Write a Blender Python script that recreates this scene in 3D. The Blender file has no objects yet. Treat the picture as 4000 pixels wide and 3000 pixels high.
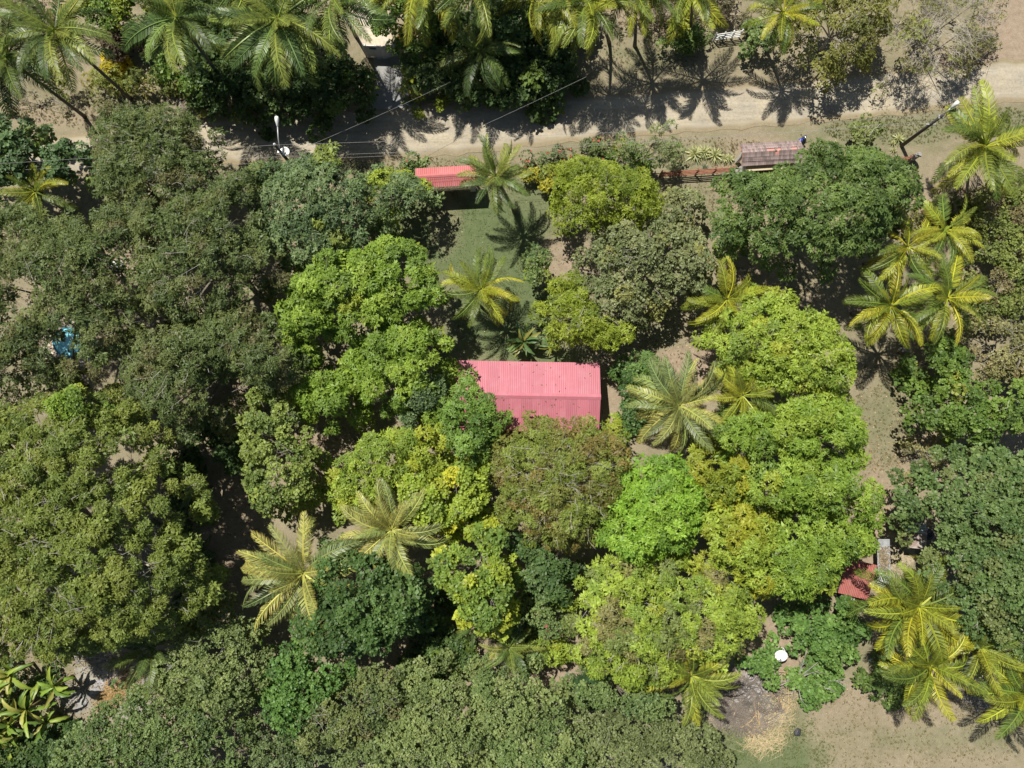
import bpy, math, random
import numpy as np
from mathutils import Vector, Matrix, Euler

# ------------------------------------------------------------------ camera, world, sun, exposure
scn = bpy.context.scene
COL = scn.collection
CAM_H, TILT = 60.0, math.radians(3.5)
cam_data = bpy.data.cameras.new('camera')
cam_data.sensor_width = 36.0
cam_data.lens = 28.0
cam_data.clip_start = 1.0
cam_data.clip_end = 600.0
cam = bpy.data.objects.new('camera', cam_data)
COL.objects.link(cam)
cam.location = (0, 0, CAM_H)
cam.rotation_euler = (TILT, 0, 0)
scn.camera = cam

SUN_EL = math.radians(63.0)
SUN_AZ = math.radians(-38.0)          # compass direction the sun stands in, from +Y towards +X
world = bpy.data.worlds.new('World')
scn.world = world
world.use_nodes = True
wn = world.node_tree
for n in list(wn.nodes):
    wn.nodes.remove(n)
sky = wn.nodes.new('ShaderNodeTexSky')
sky.sky_type = 'NISHITA'
sky.sun_disc = False
sky.sun_elevation = SUN_EL
sky.sun_rotation = SUN_AZ
bg = wn.nodes.new('ShaderNodeBackground')
bg.inputs['Strength'].default_value = 0.05
wo = wn.nodes.new('ShaderNodeOutputWorld')
wn.links.new(sky.outputs[0], bg.inputs['Color'])
wn.links.new(bg.outputs[0], wo.inputs['Surface'])

sd = bpy.data.lights.new('sun', 'SUN')
sd.energy = 5.0
sd.angle = math.radians(0.55)
sd.color = (1.0, 0.955, 0.87)
sun = bpy.data.objects.new('sun', sd)
COL.objects.link(sun)
sv = Vector((math.sin(SUN_AZ) * math.cos(SUN_EL), math.cos(SUN_AZ) * math.cos(SUN_EL), math.sin(SUN_EL)))
sun.rotation_euler = sv.to_track_quat('Z', 'Y').to_euler()
sun.location = (0, 0, 90)

vs = scn.view_settings
vs.view_transform = 'Standard'
vs.look = 'None'
vs.gamma = 1.0
vs.use_curve_mapping = False
vs.exposure = 0.42

# ------------------------------------------------------------------ helpers
rng = np.random.default_rng(7)
random.seed(7)
F = 4000 * 28.0 / 36.0
CT, ST = math.cos(TILT), math.sin(TILT)

def P(u, v, z=0.0):
    """survey point: where the sight line through photo point (u, v) meets height z"""
    x = (u - 2000.0) / F
    y = (1500.0 - v) / F
    dx, dy, dz = x, y * CT + ST, y * ST - CT
    s = (CAM_H - z) / (-dz)
    return Vector((dx * s, dy * s, z))

def Pn(uv, z):
    uv = np.asarray(uv, float)
    x = (uv[:, 0] - 2000.0) / F
    y = (1500.0 - uv[:, 1]) / F
    dz = y * ST - CT
    s = (CAM_H - z) / (-dz)
    return np.stack([x * s, (y * CT + ST) * s], 1)

def tag(o, label=None, cat=None, group=None, kind=None):
    if label: o['label'] = label
    if cat: o['category'] = cat
    if group: o['group'] = group
    if kind: o['kind'] = kind
    return o

def thing(name, loc, label, cat, group=None, rz=0.0):
    o = bpy.data.objects.new(name, None)
    o.empty_display_size = 0.2
    COL.objects.link(o)
    o.location = loc
    o.rotation_euler = (0, 0, rz)
    return tag(o, label, cat, group)

def link(name, me, mat=None, parent=None, loc=None, rot=None, scale=None):
    o = bpy.data.objects.new(name, me)
    COL.objects.link(o)
    if mat is not None and len(me.materials) == 0:
        me.materials.append(mat)
    if parent is not None: o.parent = parent
    if loc is not None: o.location = loc
    if rot is not None: o.rotation_euler = rot
    if scale is not None: o.scale = scale
    return o

class MB:
    """collects simple solids and turns them into one mesh"""
    def __init__(s): s.v, s.f = [], []
    def add(s, verts, faces):
        b = len(s.v)
        s.v.extend([tuple(p) for p in verts])
        s.f.extend([tuple(i + b for i in q) for q in faces])
        return s
    def box(s, c, d, rz=0.0, taper=1.0, tilt=None):
        x, y, z = d[0] / 2, d[1] / 2, d[2] / 2
        t = taper
        vs_ = [(-x, -y, -z), (x, -y, -z), (x, y, -z), (-x, y, -z),
               (-x * t, -y * t, z), (x * t, -y * t, z), (x * t, y * t, z), (-x * t, y * t, z)]
        m = Matrix.Rotation(rz, 3, 'Z')
        if tilt: m = m @ Euler(tilt).to_matrix()
        cc = Vector(c)
        return s.add([m @ Vector(p) + cc for p in vs_],
                     [(0, 3, 2, 1), (4, 5, 6, 7), (0, 1, 5, 4), (1, 2, 6, 5), (2, 3, 7, 6), (3, 0, 4, 7)])
    def tube(s, pts, rad, n=6, cap=True):
        pts = [Vector(p) for p in pts]
        if not hasattr(rad, '__len__'): rad = [rad] * len(pts)
        vv, ff = [], []
        for i, p in enumerate(pts):
            a = pts[max(i - 1, 0)]; b = pts[min(i + 1, len(pts) - 1)]
            d = (b - a)
            d = d.normalized() if d.length > 1e-9 else Vector((0, 0, 1))
            ref = Vector((0, 0, 1)) if abs(d.z) < 0.9 else Vector((1, 0, 0))
            t1 = d.cross(ref).normalized(); t2 = d.cross(t1)
            for k in range(n):
                an = 2 * math.pi * k / n
                vv.append(p + (t1 * math.cos(an) + t2 * math.sin(an)) * rad[i])
        for i in range(len(pts) - 1):
            for k in range(n):
                k2 = (k + 1) % n
                ff.append((i * n + k, i * n + k2, (i + 1) * n + k2, (i + 1) * n + k))
        if cap:
            ff.append(tuple(range(n - 1, -1, -1)))
            ff.append(tuple(range((len(pts) - 1) * n, len(pts) * n)))
        return s.add(vv, ff)
    def lathe(s, prof, c=(0, 0, 0), n=20, axis=None):
        vv, ff = [], []
        for (r, z) in prof:
            for k in range(n):
                an = 2 * math.pi * k / n
                vv.append(Vector((r * math.cos(an), r * math.sin(an), z)))
        for i in range(len(prof) - 1):
            for k in range(n):
                k2 = (k + 1) % n
                ff.append((i * n + k, i * n + k2, (i + 1) * n + k2, (i + 1) * n + k))
        if axis is not None:
            q = Vector((0, 0, 1)).rotation_difference(Vector(axis))
            vv = [q @ p for p in vv]
        return s.add([p + Vector(c) for p in vv], ff)
    def mesh(s, name, smooth=False):
        me = bpy.data.meshes.new(name)
        me.from_pydata(s.v, [], s.f)
        if smooth:
            me.polygons.foreach_set('use_smooth', [True] * len(me.polygons))
        me.update()
        return me
    def build(s, name, mat, parent=None, smooth=False, **k):
        return link(name, s.mesh(name, smooth), mat, parent, **k)

def np_mesh(name, V, Q, col=None, smooth=False):
    """V (n,3), Q (m,4) quads -> mesh, optional per-vertex colour"""
    me = bpy.data.meshes.new(name)
    n, m = len(V), len(Q)
    k = Q.shape[1]
    me.vertices.add(n)
    me.vertices.foreach_set('co', np.ascontiguousarray(V, np.float32).ravel())
    me.loops.add(m * k)
    me.loops.foreach_set('vertex_index', np.ascontiguousarray(Q, np.int32).ravel())
    me.polygons.add(m)
    me.polygons.foreach_set('loop_start', np.arange(0, m * k, k, dtype=np.int32))
    me.polygons.foreach_set('loop_total', np.full(m, k, np.int32))
    if smooth:
        me.polygons.foreach_set('use_smooth', np.ones(m, bool))
    me.update(calc_edges=True)
    if col is not None:
        a = me.color_attributes.new('Col', 'FLOAT_COLOR', 'POINT')
        c4 = np.ones((n, 4), np.float32); c4[:, :3] = col
        a.data.foreach_set('color', c4.ravel())
    return me

# ------------------------------------------------------------------ materials
def new_mat(name):
    m = bpy.data.materials.new(name)
    m.use_nodes = True
    nt = m.node_tree
    for n in list(nt.nodes): nt.nodes.remove(n)
    out = nt.nodes.new('ShaderNodeOutputMaterial')
    b = nt.nodes.new('ShaderNodeBsdfPrincipled')
    nt.links.new(b.outputs[0], out.inputs['Surface'])
    return m, nt, b, out

def ramp(nt, stops):
    r = nt.nodes.new('ShaderNodeValToRGB')
    e = r.color_ramp.elements
    e[0].position, e[0].color = stops[0][0], (*stops[0][1], 1)
    e[1].position, e[1].color = stops[-1][0], (*stops[-1][1], 1)
    for p, c in stops[1:-1]:
        x = e.new(p); x.color = (*c, 1)
    return r

def noise(nt, scale, detail=6, rough=0.6, coord='Object', vec=None):
    n = nt.nodes.new('ShaderNodeTexNoise')
    n.inputs['Scale'].default_value = scale
    n.inputs['Detail'].default_value = detail
    n.inputs['Roughness'].default_value = rough
    if vec is None:
        tc = nt.nodes.new('ShaderNodeTexCoord')
        vec = tc.outputs[coord]
    nt.links.new(vec, n.inputs['Vector'])
    return n

def mix(nt, a, b, fac, mode='MIX'):
    m = nt.nodes.new('ShaderNodeMix')
    m.data_type = 'RGBA'; m.blend_type = mode
    for sock, val in ((m.inputs[6], a), (m.inputs[7], b), (m.inputs[0], fac)):
        if hasattr(val, 'links') or hasattr(val, 'is_linked'):
            nt.links.new(val, sock)
        elif isinstance(val, tuple):
            sock.default_value = (*val, 1)
        else:
            sock.default_value = val
    return m.outputs[2]

def surf(name, c1, c2, scale=3.0, rough=0.8, metal=0.0, bump=0.0, bscale=30.0, spec=0.3, coord='Object', randomize=0.0):
    m, nt, b, out = new_mat(name)
    n = noise(nt, scale, coord=coord)
    r = ramp(nt, [(0.3, c1), (0.7, c2)])
    nt.links.new(n.outputs['Fac'], r.inputs[0])
    c = r.outputs[0]
    if randomize:
        oi = nt.nodes.new('ShaderNodeObjectInfo')
        hs = nt.nodes.new('ShaderNodeHueSaturation')
        mp = nt.nodes.new('ShaderNodeMapRange')
        mp.inputs[3].default_value = 1 - randomize; mp.inputs[4].default_value = 1 + randomize
        nt.links.new(oi.outputs['Random'], mp.inputs[0])
        nt.links.new(mp.outputs[0], hs.inputs['Value'])
        nt.links.new(c, hs.inputs['Color'])
        c = hs.outputs[0]
    nt.links.new(c, b.inputs['Base Color'])
    b.inputs['Roughness'].default_value = rough
    b.inputs['Metallic'].default_value = metal
    b.inputs['Specular IOR Level'].default_value = spec
    if bump:
        n2 = noise(nt, bscale, coord=coord)
        bp = nt.nodes.new('ShaderNodeBump')
        bp.inputs['Strength'].default_value = bump
        bp.inputs['Distance'].default_value = 0.05
        nt.links.new(n2.outputs['Fac'], bp.inputs['Height'])
        nt.links.new(bp.outputs[0], b.inputs['Normal'])
    return m

def leaf_material(name, attr='Col', use_obj=False, transl=0.36, rough=0.5):
    m, nt, b, out = new_mat(name)
    a = nt.nodes.new('ShaderNodeAttribute'); a.attribute_name = attr
    c = a.outputs['Color']
    if use_obj:
        oi = nt.nodes.new('ShaderNodeObjectInfo')
        c = mix(nt, c, oi.outputs['Color'], 1.0, 'MULTIPLY')
    nt.links.new(c, b.inputs['Base Color'])
    b.inputs['Roughness'].default_value = rough
    b.inputs['Specular IOR Level'].default_value = 0.35
    t = nt.nodes.new('ShaderNodeBsdfTranslucent')
    c2 = mix(nt, c, (1.0, 0.95, 0.45), 1.0, 'MULTIPLY')
    nt.links.new(c2, t.inputs['Color'])
    ms = nt.nodes.new('ShaderNodeMixShader')
    ms.inputs[0].default_value = transl
    nt.links.new(b.outputs[0], ms.inputs[1])
    nt.links.new(t.outputs[0], ms.inputs[2])
    nt.links.new(ms.outputs[0], out.inputs['Surface'])
    return m

M = {}
M['leaf'] = leaf_material('foliage')
M['frond'] = leaf_material('palm_frond', use_obj=True, transl=0.25, rough=0.42)
M['bark'] = surf('bark', (.10, .085, .065), (.24, .21, .17), 6, .9, bump=.5)
M['pale_bark'] = surf('pale_bark', (.24, .215, .175), (.44, .405, .345), 5, .9, bump=.3)
M['palm_bark'] = surf('palm_bark', (.10, .09, .075), (.22, .20, .17), 9, .9, bump=.6)
M['white'] = surf('white_paint', (.72, .72, .70), (.82, .82, .80), 4, .5)
M['grey_metal'] = surf('galvanised_metal', (.30, .31, .32), (.52, .53, .54), 2.5, .45, .35)
M['rust_metal'] = surf('rusted_sheet', (.20, .12, .085), (.55, .50, .46), 1.6, .7, .1)
M['coral_roof'] = surf('coral_painted_sheet', (.50, .155, .16), (.58, .19, .195), .9, .5, spec=.4, randomize=.04)
M['red_roof'] = surf('faded_red_sheet', (.34, .10, .08), (.46, .16, .13), 1.5, .6, randomize=.05)
M['tile'] = surf('brown_wood_shingle', (.17, .125, .115), (.31, .24, .225), 3, .85, bump=.4, randomize=.3)
M['pink_patch'] = surf('pink_underlay', (.45, .22, .18), (.55, .28, .23), 5, .85)
M['cream'] = surf('cream_plaster', (.42, .35, .22), (.56, .48, .33), 2, .9)
M['pillar'] = surf('whitewashed_masonry', (.55, .54, .50), (.72, .70, .66), 3, .9)
M['slat'] = surf('pale_bamboo', (.40, .35, .22), (.62, .56, .38), 5, .7, randomize=.12)
M['rail'] = surf('red_brown_wood', (.20, .085, .05), (.34, .16, .10), 5, .8, bump=.3, randomize=.2)
M['white_wood'] = surf('white_painted_wood', (.55, .55, .53), (.78, .78, .76), 6, .7)
M['stone'] = surf('grey_stone', (.20, .195, .18), (.42, .41, .38), 4, .9, bump=.6, bscale=15, randomize=.15)
M['dark_wood'] = surf('tarred_pole_wood', (.055, .05, .045), (.10, .09, .08), 8, .8, bump=.3)
M['wire'] = surf('cable', (.30, .29, .27), (.40, .39, .36), 8, .6)
M['black'] = surf('black_plastic', (.012, .012, .013), (.03, .03, .032), 6, .4)
M['tyre'] = surf('rubber', (.015, .015, .015), (.03, .03, .03), 9, .8)
M['blue'] = surf('blue_paint', (.03, .05, .30), (.06, .09, .45), 3, .25, spec=.6)
M['navy'] = surf('navy_plastic', (.012, .016, .05), (.022, .03, .08), 3, .5)
M['seat'] = surf('cream_vinyl', (.55, .48, .32), (.70, .62, .44), 4, .5)
M['chrome'] = surf('chrome', (.55, .55, .57), (.75, .75, .77), 5, .2, .9)
M['red_paint'] = surf('red_paint', (.45, .06, .05), (.60, .11, .10), 4, .5)
M['teal'] = surf('teal_plate', (.02, .10, .10), (.03, .14, .14), 4, .5)
M['gate_metal'] = surf('pale_gate_sheet', (.50, .50, .52), (.60, .60, .62), 3, .5)
M['concrete'] = surf('concrete', (.22, .22, .215), (.33, .325, .31), 1.4, .9, bump=.3, bscale=12)
M['slab'] = surf('old_concrete', (.20, .185, .15), (.33, .31, .26), 2, .9, bump=.4, bscale=10)
M['grey_plank'] = surf('weathered_plank', (.16, .15, .14), (.34, .325, .31), 5, .85, bump=.4, randomize=.2)
M['pool_wall'] = surf('pool_blue_wall', (.06, .28, .38), (.10, .36, .46), 3, .4)
M['straw'] = surf('dry_straw', (.40, .31, .17), (.58, .48, .30), 4, .8)
M['stick'] = surf('burnt_stick', (.075, .068, .062), (.27, .225, .185), 1.2, .9)
M['grey_stick'] = surf('grey_twig', (.22, .20, .18), (.42, .39, .35), 2.0, .9)
M['tarp'] = surf('grey_tarp', (.45, .46, .48), (.65, .66, .68), 5, .6)
M['bag'] = surf('black_bag', (.03, .03, .035), (.10, .10, .11), 5, .45)
M['petal'] = surf('petals', (.6, .08, .10), (.75, .2, .15), 3, .6)

def roof_paint(name, c1, c2, fade, rust):
    """painted sheet: faded and dirty in streaks that run down the slope, each sheet a little different"""
    m, nt, b, out = new_mat(name)
    tc = nt.nodes.new('ShaderNodeTexCoord'); oi = nt.nodes.new('ShaderNodeObjectInfo')
    mp = nt.nodes.new('ShaderNodeMapping'); mp.inputs['Scale'].default_value = (5.0, .35, 1)
    ad = nt.nodes.new('ShaderNodeVectorMath'); ad.operation = 'ADD'
    sc = nt.nodes.new('ShaderNodeMath'); sc.operation = 'MULTIPLY'; sc.inputs[1].default_value = 37.0
    nt.links.new(oi.outputs['Random'], sc.inputs[0])
    nt.links.new(tc.outputs['Object'], ad.inputs[0]); nt.links.new(sc.outputs[0], ad.inputs[1])
    nt.links.new(ad.outputs[0], mp.inputs[0])
    n1 = noise(nt, 1.4, 6, .65, vec=mp.outputs[0]); n2 = noise(nt, 1.1, 6, .6, vec=ad.outputs[0]); n3 = noise(nt, 7, 5, .6, vec=ad.outputs[0])
    r = ramp(nt, [(.3, c1), (.7, c2)]); nt.links.new(n1.outputs['Fac'], r.inputs[0])
    f = ramp(nt, [(.48, (0, 0, 0)), (.75, (.55, .55, .55))]); nt.links.new(n2.outputs['Fac'], f.inputs[0])
    c = mix(nt, r.outputs[0], fade, f.outputs[0])
    g = ramp(nt, [(.66, (0, 0, 0)), (.78, (.7, .7, .7))]); nt.links.new(n3.outputs['Fac'], g.inputs[0])
    c = mix(nt, c, rust, g.outputs[0])
    hs = nt.nodes.new('ShaderNodeHueSaturation'); mr = nt.nodes.new('ShaderNodeMapRange')
    mr.inputs[3].default_value = .92; mr.inputs[4].default_value = 1.07
    nt.links.new(oi.outputs['Random'], mr.inputs[0]); nt.links.new(mr.outputs[0], hs.inputs['Value']); nt.links.new(c, hs.inputs['Color'])
    nt.links.new(hs.outputs[0], b.inputs['Base Color'])
    b.inputs['Roughness'].default_value = .55
    b.inputs['Specular IOR Level'].default_value = .35
    return m
M['pink_roof'] = roof_paint('pink_painted_sheet', (.40, .125, .155), (.45, .155, .19), (.47, .21, .24), (.27, .11, .10))
M['coral_roof'] = roof_paint('coral_painted_sheet', (.45, .14, .14), (.51, .17, .17), (.53, .24, .23), (.30, .12, .09))
M['red_roof'] = roof_paint('faded_red_sheet', (.27, .085, .07), (.36, .12, .10), (.40, .20, .17), (.16, .08, .06))
# ------------------------------------------------------------------ the ground
def sines(x, y, wl, seed, n=6):
    r = np.random.default_rng(seed)
    out = np.zeros_like(x)
    for _ in range(n):
        a = r.uniform(0, 2 * np.pi); k = 2 * np.pi / (wl * r.uniform(.6, 1.6))
        out += np.sin((x * np.cos(a) + y * np.sin(a)) * k + r.uniform(0, 6.28))
    return out / n

def blob_mask(X, Y, blobs):
    m = np.zeros_like(X)
    for (u, v, ru, rv, s) in blobs:
        c = P(u, v, 0)
        rx, ry = ru * 0.0193, rv * 0.0193
        d = ((X - c.x) / rx) ** 2 + ((Y - c.y) / ry) ** 2
        m = np.maximum(m, s * np.clip(1.6 - 1.3 * d, 0, 1))
    return m

GREEN = [(1900, 950, 330, 230, 1), (1980, 1200, 250, 230, 1), (1620, 840, 180, 120, .8), (1760, 880, 150, 70, .9), (2080, 780, 140, 110, .8),
         (1850, 1340, 200, 90, .75), (2050, 1340, 160, 110, 1), (2160, 1400, 160, 50, .9), (2270, 880, 80, 80, .6), (2780, 800, 90, 130, .45), (2700, 620, 220, 50, .4),
         (2500, 1280, 150, 150, .25), (2960, 2960, 260, 130, .9), (3050, 2820, 120, 150, .5), (3480, 1650, 130, 200, .35),
         (3500, 2210, 60, 60, .6), (3700, 2900, 300, 60, .3), (3050, 540, 200, 40, .25), (3450, 510, 300, 70, .45), (3850, 470, 250, 60, .5),
         (2560, 170, 250, 90, .45), (420, 420, 300, 70, .35), (1700, 400, 130, 35, .8), (3100, 1720, 80, 80, .2), (3800, 1900, 100, 300, .3),
         (600, 600, 300, 60, .4), (1300, 640, 300, 30, .45), (150, 2740, 160, 140, .3), (3250, 2600, 130, 80, .25)]
ASH = [(2910, 2700, 45, 60, 1), (2960, 2680, 60, 90, .8), (2860, 2720, 110, 110, .45), (3000, 2780, 60, 60, .7), (400, 2660, 70, 45, .95), (310, 2735, 60, 40, .85),
       (520, 2680, 90, 50, .75), (560, 2620, 80, 60, .5), (500, 2760, 100, 60, .35)]
BARE = [(2700, 1430, 170, 90, 1), (2380, 1560, 60, 180, .7), (2480, 1480, 200, 100, .4), (3430, 2050, 60, 250, 1), (3440, 2230, 80, 100, .9), (3050, 2520, 110, 120, .9),
        (2950, 2620, 120, 80, .8), (1470, 60, 90, 160, 1), (40, 60, 260, 200, .7), (880, 60, 120, 120, .6), (200, 180, 160, 120, .6), (3960, 150, 160, 260, .9), (3850, 260, 260, 70, .9),
        (2950, 560, 130, 60, .6), (2900, 730, 180, 220, .35), (2960, 1100, 120, 180, .5), (3200, 1200, 200, 60, .5), (1200, 1750, 160, 120, .6), (900, 2000, 120, 200, .6),
        (860, 2180, 110, 180, .7), (2180, 2640, 120, 120, .8), (480, 1080, 220, 110, .9), (300, 1340, 180, 150, .8), (900, 1600, 140, 160, .5), (2180, 1020, 120, 110, .8), (2230, 960, 80, 80, .6),
        (3640, 1800, 160, 160, .6), (3750, 800, 200, 200, .5), (3450, 2750, 330, 90, .35), (3650, 2950, 300, 60, .2), (2500, 120, 260, 90, .35), (1740, 880, 60, 130, .35),
        (2620, 60, 300, 90, .5), (700, 450, 150, 40, .5), (250, 440, 250, 50, .5), (3350, 1900, 120, 200, .4)]
xs = np.arange(-95, 95.01, .75); ys = np.arange(-75, 85.01, .75)
GX, GY = np.meshgrid(xs, ys)
wob = sines(GX, GY, 2.2, 3) * .5 + sines(GX, GY, .9, 4) * .4
ga, as_, ba = blob_mask(GX, GY, GREEN), blob_mask(GX, GY, ASH), blob_mask(GX, GY, BARE)
GC = np.stack([np.clip(ga + wob * .35 * (ga > .02) * (ga < .95), 0, 1), np.clip(as_ + wob * .3 * (as_ > .02), 0, 1), np.clip(ba + wob * .3 * (ba > .02), 0, 1)], -1).reshape(-1, 3)
GZ = sines(GX, GY, 5, 9) * .012
nx, ny = len(xs), len(ys)
idx = np.arange(nx * ny).reshape(ny, nx)
Q = np.stack([idx[:-1, :-1].ravel(), idx[:-1, 1:].ravel(), idx[1:, 1:].ravel(), idx[1:, :-1].ravel()], 1)
gme = np_mesh('ground', np.stack([GX.ravel(), GY.ravel(), GZ.ravel()], 1), Q, GC, True)
ground_obj = link('ground', gme)
tag(ground_obj, 'dry grass and bare earth ground under the trees', None, None, 'structure')

m, nt, b, out = new_mat('dry_ground')
at = nt.nodes.new('ShaderNodeAttribute'); at.attribute_name = 'Col'
sep = nt.nodes.new('ShaderNodeSeparateColor')
nt.links.new(at.outputs['Color'], sep.inputs[0])
n1 = noise(nt, .35, 8, .65); n2 = noise(nt, 2.6, 8, .7); n3 = noise(nt, 14, 6, .7)
dry = ramp(nt, [(.25, (.185, .155, .10)), (.5, (.26, .22, .15)), (.75, (.335, .29, .205))])
nt.links.new(n2.outputs['Fac'], dry.inputs[0])
straw = ramp(nt, [(.4, (.145, .145, .075)), (.62, (.285, .245, .165))])
nt.links.new(n1.outputs['Fac'], straw.inputs[0])
base = mix(nt, dry.outputs[0], straw.outputs[0], .45)
grass = ramp(nt, [(.3, (.085, .115, .045)), (.55, (.115, .145, .065)), (.8, (.165, .165, .085))])
nt.links.new(n2.outputs['Fac'], grass.inputs[0])
base = mix(nt, base, grass.outputs[0], sep.outputs[0])
dirt = ramp(nt, [(.3, (.235, .175, .125)), (.7, (.36, .285, .21))])
nt.links.new(n2.outputs['Fac'], dirt.inputs[0])
base = mix(nt, base, dirt.outputs[0], sep.outputs[2])
ash = ramp(nt, [(.3, (.14, .135, .14)), (.7, (.50, .49, .49))])
nt.links.new(n2.outputs['Fac'], ash.inputs[0])
base = mix(nt, base, ash.outputs[0], sep.outputs[1])
fine = ramp(nt, [(.25, (.55, .55, .55)), (.5, (.95, .95, .95)), (.75, (1.35, 1.33, 1.3))])
nt.links.new(n3.outputs['Fac'], fine.inputs[0])
base = mix(nt, base, fine.outputs[0], .8, 'MULTIPLY')
nt.links.new(base, b.inputs['Base Color'])
b.inputs['Roughness'].default_value = .95
b.inputs['Specular IOR Level'].default_value = .15
bp = nt.nodes.new('ShaderNodeBump'); bp.inputs['Strength'].default_value = .7; bp.inputs['Distance'].default_value = .06
nt.links.new(n3.outputs['Fac'], bp.inputs['Height']); nt.links.new(bp.outputs[0], b.inputs['Normal'])
gme.materials.append(m)

# dirt road: strip with ragged edges, crown colour in the middle, verge colour at the edges
def road_mat(name, c1, c2, edge, tracks=True):
    m, nt, b, out = new_mat(name)
    at = nt.nodes.new('ShaderNodeAttribute'); at.attribute_name = 'Col'
    sep = nt.nodes.new('ShaderNodeSeparateColor'); nt.links.new(at.outputs['Color'], sep.inputs[0])
    tc = nt.nodes.new('ShaderNodeTexCoord')
    mp = nt.nodes.new('ShaderNodeMapping'); mp.inputs['Scale'].default_value = (.12, 1.3, 1); mp.inputs['Rotation'].default_value = (0, 0, math.radians(-4.5))
    nt.links.new(tc.outputs['Object'], mp.inputs[0])
    n1 = noise(nt, 1.6, 8, .6, vec=mp.outputs[0]); n2 = noise(nt, 5, 8, .75); n3 = noise(nt, .5, 5, .6)
    r = ramp(nt, [(.36, c1), (.62, c2)]); nt.links.new(n1.outputs['Fac'], r.inputs[0])
    r2 = ramp(nt, [(.28, (.68, .69, .72)), (.5, (1.0, 1.0, 1.0)), (.72, (1.18, 1.17, 1.14))]); nt.links.new(n2.outputs['Fac'], r2.inputs[0])
    r3 = ramp(nt, [(.35, (.86, .88, .92)), (.65, (1.08, 1.06, 1.02))]); nt.links.new(n3.outputs['Fac'], r3.inputs[0])
    c = mix(nt, r.outputs[0], r2.outputs[0], 1.0, 'MULTIPLY')
    c = mix(nt, c, r3.outputs[0], 1.0, 'MULTIPLY')
    e = ramp(nt, [(.3, edge[0]), (.7, edge[1])]); nt.links.new(n2.outputs['Fac'], e.inputs[0])
    ad = nt.nodes.new('ShaderNodeMath'); ad.operation = 'MULTIPLY_ADD'
    nt.links.new(n2.outputs['Fac'], ad.inputs[0]); ad.inputs[1].default_value = .9
    nt.links.new(sep.outputs[0], ad.inputs[2])
    st = nt.nodes.new('ShaderNodeMapRange'); st.inputs[1].default_value = .75; st.inputs[2].default_value = 1.15
    nt.links.new(ad.outputs[0], st.inputs[0])
    c = mix(nt, c, e.outputs[0], st.outputs[0])
    nt.links.new(c, b.inputs['Base Color'])
    b.inputs['Roughness'].default_value = .95; b.inputs['Specular IOR Level'].default_value = .1
    bp = nt.nodes.new('ShaderNodeBump'); bp.inputs['Strength'].default_value = .35; bp.inputs['Distance'].default_value = .04
    nt.links.new(n2.outputs['Fac'], bp.inputs['Height']); nt.links.new(bp.outputs[0], b.inputs['Normal'])
    return m

def strip(name, north, south, z, mat, label, n=160, rows=9, ragged=.12):
    def resample(pts):
        w = np.array([P(u, v, 0)[:2] for u, v in pts])
        d = np.r_[0, np.cumsum(np.hypot(*np.diff(w, axis=0).T))]
        t = np.linspace(0, d[-1], n)
        return np.stack([np.interp(t, d, w[:, 0]), np.interp(t, d, w[:, 1])], 1)
    A, B = resample(north), resample(south)
    A[:, 1] += sines(A[:, 0], A[:, 1] * 0, 1.6, 21) * ragged * 2; B[:, 1] += sines(B[:, 0], B[:, 1] * 0, 1.3, 22) * ragged * 2
    t = np.linspace(0, 1, rows)[:, None, None]
    G = A[None] * (1 - t) + B[None] * t
    V = np.concatenate([G.reshape(-1, 2), np.full((n * rows, 1), z)], 1)
    edge = np.abs(np.linspace(-1, 1, rows)) ** 3
    C = np.repeat(edge, n)[:, None].repeat(3, 1)
    ii = np.arange(n * rows).reshape(rows, n)
    Q = np.stack([ii[1:, :-1].ravel(), ii[1:, 1:].ravel(), ii[:-1, 1:].ravel(), ii[:-1, :-1].ravel()], 1)
    o = link(name, np_mesh(name, V, Q, C, True), mat)
    return tag(o, label, None, None, 'structure')

EDGE = ((.20, .16, .095), (.30, .25, .165))
road_m = road_mat('pale_dirt_road', (.315, .275, .205), (.40, .355, .275), EDGE)
strip('dirt_road',
      [(-1500, 640), (-400, 590), (0, 560), (330, 520), (750, 460), (1100, 440), (1500, 405), (1800, 398), (2400, 360), (2900, 325), (3300, 290), (3600, 262), (4000, 225), (4600, 170), (5600, 60)],
      [(-1500, 790), (-400, 740), (0, 700), (330, 680), (700, 650), (1100, 640), (1400, 632), (1800, 605), (2200, 560), (2600, 525), (3000, 495), (3400, 460), (3700, 430), (4000, 395), (4600, 345), (5600, 240)],
      .022, road_m, 'pale dirt road with palm shadows running across')
strip('sandy_path', [(1370, -300), (1375, 100), (1430, 215)], [(1510, -300), (1520, 100), (1550, 215)], .026,
      road_mat('sandy_path_surface', (.46, .40, .31), (.56, .50, .40), ((.40, .34, .25), (.5, .44, .34))), 'pale sandy path behind the driveway gate', n=30, rows=7, ragged=.05)
strip('driveway', [(1462, 215), (1462, 330), (1458, 400), (1440, 428)], [(1560, 215), (1575, 320), (1605, 390), (1640, 420)], .030, M['concrete'],
      'smooth grey concrete driveway between the road and the pale gate', n=30, rows=7, ragged=.015)
slab_m = M['slab']
strip('concrete_slab', [(290, 2610), (430, 2585)], [(300, 2665), (420, 2650)], .030, slab_m, 'worn concrete slab beside the banana plants', n=14, rows=6, ragged=.05)
strip('hut_yard', [(3440, 2050), (3520, 2050), (3580, 2055)], [(3440, 2290), (3520, 2280), (3570, 2200)], .026,
      road_mat('trodden_yard', (.30, .25, .17), (.38, .32, .23), EDGE), 'trodden pale earth yard between the tin sheds', n=26, rows=7, ragged=.1)

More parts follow.
